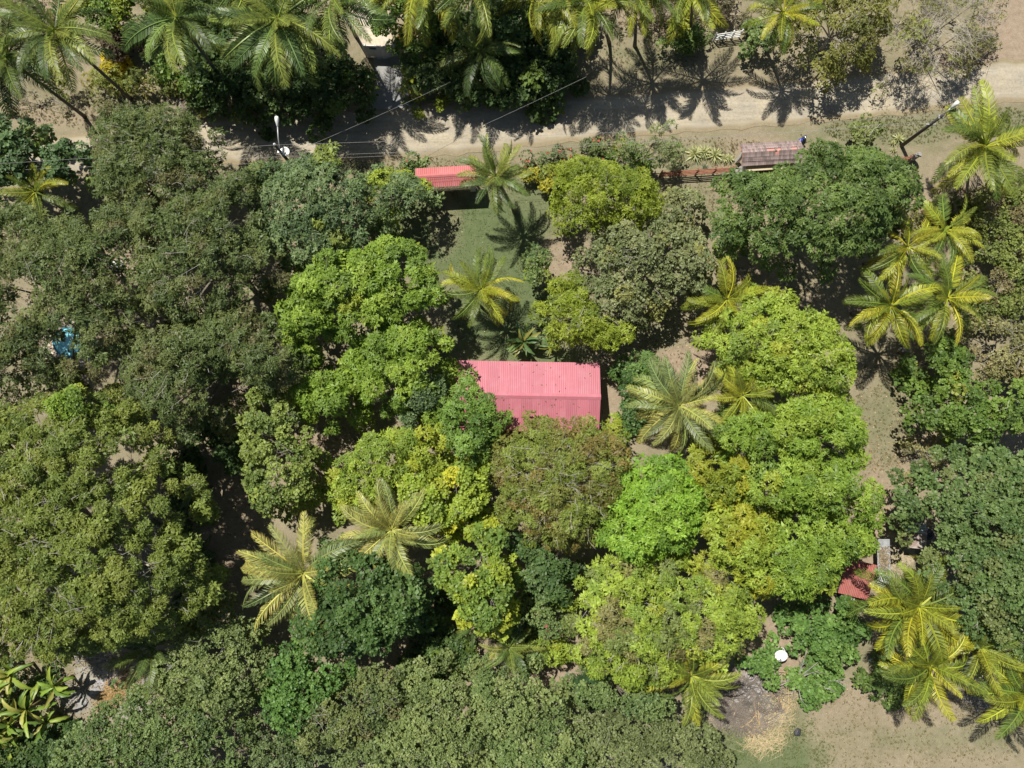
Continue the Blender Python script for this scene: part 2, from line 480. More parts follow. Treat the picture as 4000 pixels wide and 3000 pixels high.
# ------------------------------------------------------------------ vegetation
def in_poly(pts, poly):
    x, y = pts[:, 0], pts[:, 1]
    ins = np.zeros(len(pts), bool)
    j = len(poly) - 1
    for i in range(len(poly)):
        xi, yi = poly[i]; xj, yj = poly[j]
        c = ((yi > y) != (yj > y)) & (x < (xj - xi) * (y - yi) / (yj - yi + 1e-12) + xi)
        ins ^= c
        j = i
    return ins

def poly_dist(pts, poly):
    d = np.full(len(pts), 1e9)
    for i in range(len(poly)):
        a = poly[i]; b_ = poly[(i + 1) % len(poly)]
        ab = b_ - a
        t = np.clip(((pts - a) @ ab) / (ab @ ab + 1e-12), 0, 1)
        q = a + t[:, None] * ab
        d = np.minimum(d, np.hypot(*(pts - q).T))
    return d

def smooth_poly(poly, it=1):
    for _ in range(it):
        nxt = np.roll(poly, -1, 0)
        poly = np.stack([poly * .75 + nxt * .25, poly * .25 + nxt * .75], 1).reshape(-1, 2)
    return poly

def unit(a):
    return a / (np.linalg.norm(a, axis=1, keepdims=True) + 1e-9)

def rosettes(pos, axis, k, L, W, ang, droop, tip, rg, cols, shape=.5):
    """k kite-shaped leaves round each axis; returns verts, quads, colours"""
    n = len(pos)
    ref = np.tile([0., 0., 1.], (n, 1)); ref[np.abs(axis[:, 2]) > .9] = [1., 0., 0.]
    t1 = unit(np.cross(axis, ref)); t2 = np.cross(axis, t1)
    ph = (np.arange(k)[None] * 2 * np.pi / k + rg.uniform(0, 6.28, (n, 1)) + rg.normal(0, .35, (n, k)))
    a = np.radians(ang) + rg.normal(0, .22, (n, k))
    d = (np.cos(a)[..., None] * axis[:, None] + np.sin(a)[..., None] * (np.cos(ph)[..., None] * t1[:, None] + np.sin(ph)[..., None] * t2[:, None]))
    d[..., 2] -= droop * rg.uniform(.3, 1.2, (n, k))
    d = d / np.linalg.norm(d, axis=2, keepdims=True)
    w = np.cross(d, axis[:, None] + rg.normal(0, .24, (n, k, 3)))
    w = w / (np.linalg.norm(w, axis=2, keepdims=True) + 1e-9)
    Ls = L * rg.uniform(.7, 1.2, (n, k, 1)); Ws = W * rg.uniform(.75, 1.2, (n, k, 1)) * .5
    p0 = np.repeat(pos[:, None], k, 1)
    mid = p0 + d * Ls * shape
    tipp = p0 + d * Ls; tipp[..., 2] -= tip * Ls[..., 0]
    V = np.stack([p0, mid + w * Ws, tipp, mid - w * Ws], 2).reshape(-1, 3)
    nq = n * k
    Q = np.arange(nq * 4).reshape(nq, 4)
    c = np.repeat(cols[:, None], k, 1) * rg.uniform(.78, 1.22, (n, k, 1))
    C = np.repeat(c.reshape(-1, 3), 4, 0)
    return V, Q, C

STY = {   # s clump spacing, m rosettes per clump, k leaves, leaf L, W, ang, droop, tip, shape, flat, gap, rcf clump radius, und share of lower storey
    'mango':   dict(s=.78, m=29, k=7, L=.28, W=.090, ang=66, droop=.12, tip=.18, shape=.5, flat=.72, gap=.01, rcf=.70, und=.8),
    'mangoO':  dict(s=.84, m=27, k=8, L=.29, W=.095, ang=66, droop=.15, tip=.18, shape=.5, flat=.85, gap=.06, rcf=.62, und=1.0),
    'broad':   dict(s=.78, m=28, k=5, L=.29, W=.18, ang=62, droop=.08, tip=.10, shape=.62, flat=.75, gap=.03, rcf=.70, und=.8),
    'small':   dict(s=.68, m=44, k=4, L=.165, W=.105, ang=58, droop=.05, tip=.08, shape=.55, flat=.8, gap=.03, rcf=.72, und=.9),
    'loose':   dict(s=.76, m=34, k=4, L=.20, W=.135, ang=60, droop=.05, tip=.08, shape=.55, flat=.8, gap=.08, rcf=.66, und=.9),
    'feather': dict(s=.64, m=27, k=6, L=.23, W=.070, ang=74, droop=.05, tip=.10, shape=.5, flat=.42, gap=.07, rcf=.76, und=1.2),
    'puff':    dict(s=.84, m=54, k=6, L=.23, W=.075, ang=70, droop=.06, tip=.10, shape=.5, flat=.60, gap=.04, rcf=.62, und=1.2),
    'airy':    dict(s=.70, m=20, k=5, L=.21, W=.075, ang=70, droop=.05, tip=.10, shape=.5, flat=.5, gap=.18, rcf=.68, und=.9),
}

def quad_curve(a, b_, c, n=6):
    return [a * (1 - t) ** 2 + b_ * 2 * t * (1 - t) + c * t * t for t in [i / (n - 1) for i in range(n)]]

TREE_SEED = [100]
LEAF_GAIN = (1.36, 1.32, 1.36)      # evenly lifts brightness and tint of all leaf palettes
def tree(name, label, poly, h, style, cols, cat='tree', low=.42, rim=3.2, amp=.5, bark='bark', limbs=9, twigs=0, twig_r=.014, holes=(), gap=None, group=None,
         flowers=None, base=None, dens=1.0, lw=1.0, trunk_r=None, und=None, fray=.25):
    TREE_SEED[0] += 1
    rg = np.random.default_rng(TREE_SEED[0])
    st = dict(STY[style])
    if h > 5: h = h * 1.1; low = max(low, .5)
    cols = [(tuple(v * LEAF_GAIN[j] for j, v in enumerate(c_)), w_) for c_, w_ in cols]
    if gap is not None: st['gap'] = gap
    hz = h * (.5 + .5 * low)
    pw = smooth_poly(Pn(poly, h * .78), 1)
    s = st['s']; mn, mx = pw.min(0), pw.max(0)
    area = (mx - mn).prod()
    mn = mn - s * .4; mx = mx + s * .4
    cand = rg.uniform(mn, mx, (int(area / (s * s) * 5) + 30, 2))
    dd = poly_dist(cand, pw)
    ins = in_poly(cand, pw)
    ok = (ins & (dd > s * .30)) | (ins & (rg.uniform(0, 1, len(cand)) < fray)) | ((dd < s * .35) & (rg.uniform(0, 1, len(cand)) < fray))
    dd = np.where(ins, dd, 0)
    cand, dd = cand[ok], dd[ok]
    for (hu, hv, hr) in holes:
        c = P(hu, hv, h * .85); r = hr * .0193 * .85
        k = np.hypot(cand[:, 0] - c.x, cand[:, 1] - c.y) > r
        cand, dd = cand[k], dd[k]
    acc, ad = [], []
    A = np.zeros((len(cand), 2)); na = 0
    for i in range(len(cand)):
        if na:
            q = A[:na] - cand[i]
            if (q[:, 0] ** 2 + q[:, 1] ** 2).min() < (s * .80) ** 2: continue
        A[na] = cand[i]; na += 1; ad.append(dd[i])
    C2, D = A[:na], np.array(ad)
    if na == 0: return None
    gapn = sines(C2[:, 0], C2[:, 1], 2.6, TREE_SEED[0]) * .5 + rg.uniform(0, 1, na) * .5
    keep = gapn > np.quantile(gapn, st['gap']) if st['gap'] > 0 else np.ones(na, bool)
    keep |= na < 6
    C2, D = C2[keep], D[keep]
    Rm = max(min(D.max(), rim), .3)
    t = 1 - np.clip(D / Rm, 0, 1)
    z = h * low + (h - h * low) * np.sqrt(np.clip(1 - t * t, 0, 1)) ** .9
    z += sines(C2[:, 0], C2[:, 1], 2.8, TREE_SEED[0] + 500) * amp + sines(C2[:, 0], C2[:, 1], 1.5, TREE_SEED[0] + 600, 5) * .42 * min(1, h / 5) + rg.normal(0, .14, len(z))
    # size follows height so that neighbouring clumps stand clear of each other
    cl = np.concatenate([C2, z[:, None]], 1)
    nu = int(len(cl) * st['und'] if und is None else len(cl) * und)
    if nu:                                             # lower storey of the crown
        pick = rg.integers(0, len(cl), nu)
        lowc = cl[pick] + rg.normal(0, .35, (nu, 3)); lowc[:, 2] -= rg.uniform(.5, 1.4, nu) * min(1, h / 5)
        lowc[:, 2] = np.maximum(lowc[:, 2], .3)
        allc = np.concatenate([cl, lowc])
    else:
        allc = cl
    rc = s * st['rcf'] * rg.uniform(.75, 1.3, len(allc)) * min(1, h / 2.0 + .25)
    m = max(4, int(st['m'] * dens * 1.15))
    cnt = np.maximum((m * (rc / (s * st['rcf'])) ** 2).astype(int), 4)
    cnt[len(cl):] = np.maximum(cnt[len(cl):] * .6, 3).astype(int)
    ci = np.repeat(np.arange(len(allc)), cnt)
    dirs = unit(rg.normal(0, 1, (len(ci), 3))); dirs[:, 2] = np.abs(dirs[:, 2]) * 1.15 - .28
    dirs = unit(dirs)
    pos = allc[ci] + dirs * rc[ci][:, None] * np.array([1, 1, st['flat']]) * rg.uniform(.7, 1.08, (len(ci), 1))
    ax = unit(dirs + np.array([0, 0, .75]) + rg.normal(0, .2, (len(ci), 3)))
    pal = np.array([c for c, w in cols], float); wt = np.array([w for c, w in cols], float); wt /= wt.sum()
    cn = sines(allc[:, 0], allc[:, 1], 3.5, TREE_SEED[0] + 900) * 1.2 + rg.normal(0, .45, len(allc))
    order = np.clip((np.argsort(np.argsort(cn)) + .5) / len(cn), 0, .9999)
    cidx = np.searchsorted(np.cumsum(wt), order)
    ccol = pal[np.minimum(cidx, len(pal) - 1)] * rg.uniform(.86, 1.14, (len(allc), 1))
    rcol = ccol[ci] * .8 + pal[rg.choice(len(pal), len(ci), p=wt)] * .2
    up_ = ci < len(cl)
    V, Qd, C = rosettes(pos[up_], ax[up_], st['k'], st['L'] * lw, st['W'] * lw, st['ang'], st['droop'], st['tip'], rg, rcol[up_], st['shape'])
    if (~up_).any():                                   # fewer, larger leaves deep in the crown
        v2, q2, c2 = rosettes(pos[~up_], ax[~up_], max(3, st['k'] // 2), st['L'] * lw * 1.35, st['W'] * lw * 1.9, st['ang'] + 8, st['droop'], st['tip'], rg, rcol[~up_], st['shape'])
        V = np.concatenate([V, v2]); Qd = np.concatenate([Qd, q2 + len(C)]); C = np.concatenate([C, c2])
    b0 = cl[:, :2].mean(0)
    base_w = Vector((b0[0], b0[1], 0)) if base is None else P(base[0], base[1], 0)
    root = thing(name, base_w, label, cat, group)
    off = np.array(base_w)
    crown = link('crown', np_mesh('crown', V - off, Qd, C), M['leaf'], root)
    if flowers:
        fcol, fn = flowers
        pk = rg.integers(0, len(pos), fn)
        fv, fq, fc = rosettes(pos[pk] + [0, 0, .06], unit(ax[pk] + [0, 0, .8]), 5, .12, .10, 70, 0, .05, rg, np.tile(np.array(fcol), (fn, 1)), .6)
        link('blossom', np_mesh('blossom', fv - off, fq, fc), M['leaf'], root)['kind'] = 'stuff'
    # trunk and limbs
    tb = MB()
    r0 = trunk_r or max(.035, h * .022)
    ctr = Vector((cl[:, 0].mean(), cl[:, 1].mean(), 0)) - base_w
    fork = Vector((ctr.x * .35, ctr.y * .35, h * .34))
    tb.tube([Vector((0, 0, -.08)), Vector((ctr.x * .1, ctr.y * .1, h * .14)), fork], [r0 * 1.35, r0, r0 * .8], 8)
    nl = min(limbs, len(cl))
    picks = rg.choice(len(cl), nl, replace=False)
    ends = []
    for i in picks:
        e = Vector(cl[i]) - base_w; e.z -= .1
        mid = fork.lerp(e, .5); mid.z += .12 * (e - fork).length
        tb.tube(quad_curve(fork, mid, e), list(np.linspace(r0 * .5, max(.014, r0 * .12), 6)), 5, cap=False)
        ends.append((mid, e))
    tb.build('trunk', M[bark], root, smooth=True)
    if twigs:                                         # bare grey branchlets that show through the leaves
        tw = MB()
        for _ in range(twigs):
            i = rg.integers(0, len(cl))
            e = Vector(cl[i] + rg.normal(0, .25, 3)) - base_w; e.z += rg.uniform(.05, .45)
            src = ctr.copy(); src.z = e.z
            dv = (e - src); ln = dv.length
            if ln < .2: continue
            dv = dv.normalized()
            side = Vector((-dv.y, dv.x, 0)) * rg.normal(0, .45)
            L_ = rg.uniform(.5, 1.3)
            a = e - (dv + side) * L_; a.z -= rg.uniform(.05, .45)
            md = a.lerp(e, .5) + Vector(rg.normal(0, .10, 3))
            tw.tube([a, md, e], [twig_r, twig_r * .8, twig_r * .45], 3, cap=False)
            for q in range(2):
                f = md.lerp(e, rg.uniform(0, .6)); g = f + (dv + Vector(rg.normal(0, .6, 3))).normalized() * rg.uniform(.3, .7)
                tw.tube([f, g], [twig_r * .7, twig_r * .35], 3, cap=False)
        tw.build('branchlet', M['pale_bark'], root)['kind'] = 'stuff'
    return root

# --- coconut palms
def frond_mesh(name, bend, curl, rg, nl=36, hang=.35, tornness=0.0):
    """unit-length feather leaf along +X; leaflets each a blade of their own"""
    ns = 14
    pts = []; p = Vector((0, 0, 0)); 
    for i in range(ns + 1):
        t = i / ns
        a = -bend * t ** 1.4
        yw = curl * t ** 1.5
        pts.append(p.copy())
        p = p + Vector((math.cos(a) * math.cos(yw), math.cos(a) * math.sin(yw), math.sin(a))) / ns
    mb = MB()
    mb.tube(pts, [.017 * (1 - .85 * i / ns) + .002 for i in range(ns + 1)], 4, cap=False)
    nr = len(mb.v)
    cols = [(1.75, 1.65, 1.4)] * nr
    for sgn in (-1, 1):
        for j in range(nl):
            t = .17 + .83 * (j + rg.uniform(-.3, .3)) / (nl - 1)
            t = min(max(t, .14), .999)
            if rg.uniform() < tornness: continue
            x = t * ns; i = min(int(x), ns - 1); f = x - i
            o = pts[i].lerp(pts[i + 1], f)
            fw = (pts[i + 1] - pts[i]).normalized()
            sd_ = Vector((0, 0, 1)).cross(fw).normalized() * sgn
            up = fw.cross(sd_) * sgn
            ln = (.175 * (math.sin(math.pi * min(1, (t - .05) / .95) ** .72) ** .6) + .04) * rg.uniform(.82, 1.12)
            fwd = .35 + .75 * t
            hg = hang * rg.uniform(.5, 1.5)
            d1 = (sd_ + fw * fwd + up * (.30 - hg * .3)).normalized()
            d2 = (sd_ * .75 + fw * fwd - Vector((0, 0, 1)) * hg * 1.6).normalized()
            m1 = o + d1 * ln * .5; tp = m1 + d2 * ln * .5
            wv = fw * rg.uniform(.008, .013)
            b0 = len(mb.v)
            mb.add([o - wv * .6, o + wv * .6, m1 + wv, m1 - wv, tp], [(0, 1, 2, 3), (3, 2, 4)])
            sh = rg.uniform(.5, 1.45)
            cols += [(sh, sh, sh)] * 3 + [(sh, sh, sh), (sh * 1.45, sh * 1.15, sh * .8)]
    me = mb.mesh(name)
    a = me.color_attributes.new('Col', 'FLOAT_COLOR', 'POINT')
    a.data.foreach_set('color', np.array([(c[0], c[1], c[2], 1) for c in cols], np.float32).ravel())
    me.materials.append(M['frond'])
    return me

frg = np.random.default_rng(55)
FR_OLD = [frond_mesh('frond', b_, c_, frg, hang=h_) for b_, c_, h_ in ((1.6, .45, .9), (1.9, -.5, 1.1), (1.4, .6, .8), (1.7, -.3, 1.2), (1.5, .0, .8))]
FR_MID = [frond_mesh('frond', b_, c_, frg, hang=h_) for b_, c_, h_ in ((1.1, .4, .55), (1.3, -.45, .7), (.95, .55, .5), (1.2, .1, .6), (1.05, -.6, .55))]
FR_YOUNG = [frond_mesh('frond', b_, c_, frg, hang=.12) for b_, c_ in ((.45, .1), (.6, -.15), (.3, 0))]
FR_DEAD = [frond_mesh('frond', 1.9, .2, frg, nl=34, hang=1.1, tornness=.3), frond_mesh('frond', 1.6, -.3, frg, nl=34, hang=1.2, tornness=.3)]

PALETTE_PALM = {
    'yellow': ((.28, .30, .03), (.19, .235, .03), (.105, .155, .028)),
    'bright': ((.25, .28, .035), (.175, .225, .038), (.105, .155, .032)),
    'green':  ((.19, .235, .05), (.125, .18, .045), (.075, .12, .034)),
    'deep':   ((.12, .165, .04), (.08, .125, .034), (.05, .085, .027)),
    'pale':   ((.30, .32, .09), (.22, .265, .085), (.145, .19, .07)),
}
PSEED = [300]
def palm(label, crown_px, h, R, pal='bright', base_px=None, n=18, wind=None, dead=0, tipcol=None, name='coconut_palm', trunk_r=.13, cat='palm tree', skip=None, young=.25, nuts=0):
    PSEED[0] += 1
    rg = np.random.default_rng(PSEED[0])
    top = P(*crown_px, h)
    b_ = Vector((top.x + rg.normal(0, .3), top.y + rg.normal(0, .3), 0)) if base_px is None else P(*base_px, 0)
    root = thing(name, b_, label, cat, 'coconut palms' if name == 'coconut_palm' else None)
    tv = top - b_
    tb = MB()
    pts = [Vector((tv.x * (t ** 1.15) , tv.y * (t ** 1.15), tv.z * t - .1 * (1 - t))) for t in np.linspace(0, 1, 9)]
    rr = [trunk_r * (1.35 if i == 0 else 1.0 - .035 * i) * (1 + .05 * (i % 2)) for i in range(9)]
    tb.tube(pts, rr, 9)
    tb.build('trunk', M['palm_bark'], root, smooth=True)
    cols = PALETTE_PALM[pal]
    k = 0
    n = int(n * 1.5)
    for i in range(n):
        t = (i + .5) / n                       # 0 youngest
        az = i * 2.39996 + rg.normal(0, .16)
        if wind is not None:
            wa, ws = wind
            az += ws * math.sin(wa - az)
        if t < young:
            me = FR_YOUNG[rg.integers(len(FR_YOUNG))]; el = math.radians(rg.uniform(42, 70)); L = R * rg.uniform(.65, .9); c = cols[0 if rg.uniform() < .5 else 1]
        elif t < .7:
            me = FR_MID[rg.integers(len(FR_MID))]; el = math.radians(rg.uniform(18, 42)); L = R * rg.uniform(1.0, 1.2); c = cols[rg.integers(0, 3)]
        else:
            me = FR_OLD[rg.integers(len(FR_OLD))]; el = math.radians(rg.uniform(-8, 22)); L = R * rg.uniform(1.05, 1.3); c = cols[rg.integers(0, 3)]
        if skip and any(abs((az - a + math.pi) % (2 * math.pi) - math.pi) < w for a, w in skip): continue
        o = link('frond', me, None, root, tv + Vector((math.cos(az) * .09, math.sin(az) * .09, .12 * (1 - t))),
                 Euler((rg.normal(0, .5), -el, az)), (L, L * rg.uniform(.9, 1.15), L))
        v = rg.uniform(.82, 1.18)
        o.color = (c[0] * v * rg.uniform(.92, 1.12), c[1] * v, c[2] * v, 1)
    for i in range(dead):
        az = rg.uniform(0, 6.28); L = R * rg.uniform(.8, 1.0)
        o = link('frond', FR_DEAD[i % 2], None, root, tv + Vector((0, 0, -.15)), Euler((rg.normal(0, .3), math.radians(rg.uniform(0, 30)), az)), (L, L, L))
        o.color = (.30, .25, .19, 1)
        o['label'] = 'dry grey-brown frond'
    for i in range(nuts):
        a = rg.uniform(0, 6.28)
        link('coconut', NUT, M['nut'], root, tv + Vector((math.cos(a) * .2, math.sin(a) * .2, -.12)))
    return root
M['nut'] = surf('coconut_husk', (.22, .17, .04), (.34, .24, .07), 5, .6)
NUT = MB().lathe([(.001, -.13), (.07, -.11), (.105, -.03), (.105, .04), (.06, .11), (.001, .13)], n=10).mesh('coconut', True)
# ------------------------------------------------------------------ trees and shrubs
BRIGHT = [((.15, .24, .03), 4), ((.205, .295, .04), 3), ((.105, .175, .028), 2), ((.25, .30, .035), .4)]
LIME = [((.205, .285, .035), 3), ((.25, .335, .045), 3), ((.155, .23, .035), 2), ((.30, .34, .04), .6)]
GOLD = [((.21, .25, .025), 3), ((.26, .275, .025), 2), ((.15, .21, .025), 3)]
YELLOW = [((.24, .31, .035), 3), ((.31, .355, .035), 2), ((.15, .23, .035), 3)]
MDARK = [((.09, .145, .034), 3), ((.128, .19, .046), 3), ((.065, .11, .026), 2)]
GREYG = [((.10, .155, .06), 3), ((.14, .20, .078), 3), ((.072, .118, .048), 2), ((.2, .25, .045), .5)]
OLIVE = [((.10, .14, .042), 4), ((.078, .112, .036), 3), ((.128, .158, .048), 3), ((.125, .12, .048), .7)]
PUFF = [((.145, .19, .036), 4), ((.118, .165, .034), 3), ((.175, .21, .04), 2)]
BROWNY = [((.15, .17, .035), 4), ((.18, .145, .04), 2.2), ((.14, .19, .03), 3), ((.20, .26, .05), 1.5)]
FRESH = [((.17, .225, .022), 3), ((.22, .275, .03), 3), ((.12, .17, .022), 2)]
PALE = [((.15, .18, .075), 3), ((.195, .22, .095), 3), ((.115, .145, .055), 2), ((.21, .22, .065), 1)]
SILV = [((.15, .20, .065), 3), ((.19, .24, .08), 3), ((.115, .16, .052), 3)]
MIDG = [((.11, .165, .05), 3), ((.145, .205, .065), 3), ((.078, .125, .042), 2)]
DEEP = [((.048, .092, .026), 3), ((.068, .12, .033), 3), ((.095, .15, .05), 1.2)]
ALMOND = [((.095, .165, .03), 3), ((.13, .205, .035), 3), ((.07, .12, .028), 2), ((.23, .26, .045), .5)]
ROUNDL = [((.09, .15, .042), 3), ((.12, .18, .055), 3), ((.068, .118, .034), 2), ((.14, .17, .055), 1)]
TEALG = [((.08, .14, .055), 3), ((.115, .185, .07), 2), ((.058, .105, .04), 2), ((.15, .21, .045), 1)]
DRYP = [((.20, .20, .075), 3), ((.24, .235, .10), 3), ((.15, .16, .06), 2), ((.20, .17, .08), 1)]
SHADE = [((.045, .085, .022), 3), ((.065, .11, .03), 2), ((.10, .15, .03), 1)]  # dark greens with the shade of the spot put into the leaf colour

# --- western canopy
tree('fine_leaved_tree', 'olive fine-leaved tree overhanging the dirt road beside the leaning street palms',
     [(350, 500), (400, 420), (470, 390), (560, 405), (660, 425), (760, 455), (800, 560), (820, 650), (850, 760), (760, 830), (600, 840), (420, 800), (345, 640)], 8.5, 'feather', OLIVE, twigs=60, amp=.6)
tree('bluish_tree', 'blue-green broad-leaved tree at the road edge left of the fine-leaved tree',
     [(-120, 520), (0, 470), (90, 455), (140, 520), (200, 565), (290, 560), (350, 600), (330, 690), (200, 705), (60, 730), (-120, 730)], 6.0, 'broad', TEALG, gap=.12, twigs=10)
tree('feathery_canopy_tree', 'wide olive feathery tree shading the round pool', 
     [(-250, 900), (-100, 800), (40, 790), (200, 870), (330, 800), (420, 780), (520, 860), (560, 1000), (560, 1200), (540, 1400), (430, 1470), (250, 1500), (60, 1480), (-150, 1560), (-280, 1300)], 10.5, 'feather', OLIVE, rim=4.5, amp=.7,
     twigs=90, holes=[(275, 1340, 72), (150, 1170, 62), (470, 1075, 42)], gap=.09, limbs=14)
tree('feathery_canopy_tree', 'dense olive feathery tree between the dirt road and the grey-green mango',
     [(420, 780), (560, 770), (800, 740), (900, 660), (980, 640), (1000, 800), (1010, 930), (1100, 1010), (1120, 1080), (960, 1110), (880, 1250), (700, 1300), (560, 1220), (520, 960)], 10.0, 'feather', OLIVE, rim=4.0, amp=.7, twigs=80, gap=.10,
     holes=[(610, 870, 40), (490, 1090, 45)], limbs=12)
tree('feathery_canopy_tree', 'olive feathery tree with dark shade gap and pale stems on its east side',
     [(540, 1270), (720, 1260), (880, 1230), (960, 1180), (1060, 1270), (1130, 1330), (1150, 1460), (1060, 1540), (980, 1500), (880, 1420), (830, 1500), (840, 1590), (760, 1680), (700, 1720), (600, 1640), (500, 1560), (470, 1440)], 9.5, 'feather', OLIVE, rim=3.2, amp=.7, twigs=60, gap=.08, limbs=10)
tree('spreading_rain_tree', 'huge yellow-green tree of leaf puffs with bare pale limbs showing through',
     [(-300, 1650), (-100, 1560), (60, 1560), (150, 1500), (330, 1530), (460, 1580), (560, 1680), (590, 1800), (560, 1870), (650, 1900), (700, 1980), (660, 2080), (720, 2180), (740, 2330), (720, 2430), (620, 2470), (560, 2510), (400, 2540), (250, 2600), (80, 2590), (-200, 2620), (-350, 2200)], 12.5, 'puff', PUFF, low=.5, rim=6, amp=.8,
     bark='pale_bark', twigs=330, twig_r=.024, gap=.03, limbs=30, trunk_r=.42, und=1.5)
tree('green_creeper_tree', 'bright green small tree wedged between the puffy rain tree and feathery canopy',
     [(280, 1540), (360, 1530), (440, 1560), (440, 1620), (340, 1640), (270, 1610)], 11.2, 'small', BRIGHT, low=.8, twigs=0)
# --- mangoes west of the house
tree('mango_tree', 'grey-green mango tree by the street lamp',
     [(950, 680), (1010, 625), (1090, 650), (1170, 620), (1240, 600), (1300, 570), (1345, 600), (1345, 650), (1420, 700), (1440, 800), (1440, 900), (1430, 980), (1340, 1010), (1260, 1060), (1150, 1030), (1070, 990), (1010, 900), (990, 800)], 7.5, 'mango', GREYG, amp=.7)
tree('mango_tree', 'small yellow-tipped mango tree touching the red-roofed gate shelter',
     [(1420, 720), (1450, 660), (1500, 650), (1560, 690), (1640, 700), (1660, 760), (1640, 830), (1580, 820), (1560, 850), (1490, 850), (1440, 840)], 5.5, 'mango', GREYG[:2] + [((.26, .33, .03), 2)], amp=.5)
tree('mango_tree', 'bright green mango tree with rounded leaf clumps beside the lawn palm',
     [(1130, 1090), (1170, 1030), (1250, 980), (1330, 955), (1420, 980), (1500, 940), (1580, 930), (1650, 980), (1670, 1030), (1725, 1090), (1725, 1160), (1690, 1240), (1630, 1290), (1540, 1290), (1450, 1330), (1370, 1330), (1300, 1290), (1230, 1330), (1180, 1420), (1110, 1330), (1085, 1240), (1120, 1170)], 8.0, 'mangoO', BRIGHT, amp=.9, twigs=14, holes=[(1590, 1090, 25), (1410, 1300, 30)])
tree('mango_tree', 'bright green mango tree touching the west end of the house roof',
     [(1430, 1310), (1520, 1260), (1620, 1250), (1700, 1290), (1770, 1350), (1780, 1400), (1720, 1430), (1700, 1490), (1640, 1560), (1560, 1600), (1480, 1610), (1420, 1590), (1410, 1500), (1350, 1450), (1360, 1390), (1430, 1360)], 7.5, 'mangoO', BRIGHT, amp=.8, twigs=8)
tree('mango_tree', 'small detached bright green mango tree in front of the pale round-crowned tree',
     [(1150, 1520), (1200, 1470), (1270, 1430), (1370, 1470), (1400, 1550), (1370, 1640), (1290, 1670), (1220, 1640), (1170, 1590)], 6.0, 'mangoO', BRIGHT, amp=.6)
tree('grey_green_tree', 'dull grey-green small tree tucked between the mangoes west of the house',
     [(1560, 1580), (1600, 1480), (1680, 1450), (1740, 1490), (1740, 1570), (1680, 1640), (1600, 1660), (1550, 1640)], 6.5, 'small', GREYG, amp=.4)
tree('loose_leaved_tree', 'pale round-crowned tree with small loose leaves beside the dark western shade',
     [(940, 1600), (980, 1540), (1060, 1510), (1130, 1560), (1190, 1640), (1225, 1720), (1230, 1810), (1240, 1880), (1200, 1950), (1130, 1960), (1080, 2010), (1010, 2010), (970, 1930), (950, 1800), (930, 1700)], 6.5, 'loose', [((.16, .215, .045), 3), ((.21, .27, .06), 2), ((.11, .16, .04), 2)], twigs=40, gap=.08)
# --- south-west of the house
tree('mango_tree', 'green mango tree overhanging the south-west corner of the house roof',
     [(1730, 1540), (1790, 1505), (1850, 1510), (1880, 1555), (1930, 1545), (1975, 1620), (1965, 1690), (1900, 1740), (1870, 1810), (1790, 1820), (1750, 1750), (1720, 1650)], 7.0, 'mango', [((.12, .205, .035), 3), ((.155, .25, .045), 3), ((.08, .15, .03), 2)], amp=.5)
tree('yellow_leaved_tree', 'yellow-green fresh-leaved tree beside the green mango at the roof corner',
     [(1590, 1660), (1650, 1610), (1720, 1610), (1760, 1690), (1770, 1780), (1700, 1840), (1600, 1830), (1560, 1750)], 7.0, 'mango', YELLOW, amp=.5)
tree('lime_tree', 'lime green domed tree above the long pale palm fronds',
     [(1275, 1950), (1290, 1850), (1350, 1790), (1420, 1760), (1490, 1670), (1570, 1720), (1590, 1820), (1550, 1930), (1460, 1990), (1340, 2000)], 6.5, 'mango', LIME, amp=.6, twigs=6)
tree('lime_tree', 'lime green tree with yellow new leaves west of the brown bare-branched tree',
     [(1560, 1860), (1680, 1830), (1780, 1800), (1870, 1790), (1930, 1830), (1900, 1920), (1890, 2010), (1830, 2050), (1720, 2060), (1610, 2060), (1560, 1980)], 6.5, 'loose', LIME + [((.40, .40, .035), 1)], amp=.6, twigs=14, lw=1.25, gap=.08)
tree('brown_feathery_tree', 'brownish feathery tree with silvery bare branches over the house roof edge',
     [(1930, 1780), (1990, 1700), (2080, 1670), (2180, 1640), (2300, 1650), (2380, 1680), (2440, 1740), (2455, 1850), (2440, 1950), (2370, 2060), (2310, 2130), (2240, 2160), (2150, 2140), (2040, 2090), (1950, 2030), (1910, 1900)], 8.5, 'feather', BROWNY, amp=.5, rim=4, twigs=210, twig_r=.016, bark='pale_bark', limbs=22, gap=.06, trunk_r=.2)
# --- south middle
tree('sea_almond_tree', 'dark green sea almond with glossy rounded leaves beside two long-fronded palms',
     [(1240, 2150), (1330, 2110), (1430, 2130), (1540, 2170), (1620, 2210), (1655, 2290), (1660, 2390), (1610, 2470), (1530, 2500), (1490, 2560), (1420, 2540), (1380, 2590), (1300, 2560), (1200, 2540), (1130, 2470), (1170, 2370), (1230, 2280)], 8.0, 'broad', [((.066, .125, .03), 3), ((.09, .155, .04), 3), ((.05, .095, .026), 2)], amp=.6, twigs=6, lw=.85, gap=.08)
tree('green_leafy_tree', 'mid-green leafy tree hugging the lower west side of the sea almond',
     [(1060, 2560), (1130, 2500), (1220, 2540), (1320, 2580), (1370, 2640), (1280, 2720), (1200, 2840), (1100, 2860), (1020, 2780), (1030, 2660)], 6.5, 'broad', [((.085, .17, .035), 3), ((.11, .2, .045), 2), ((.06, .12, .03), 2)], lw=.8)
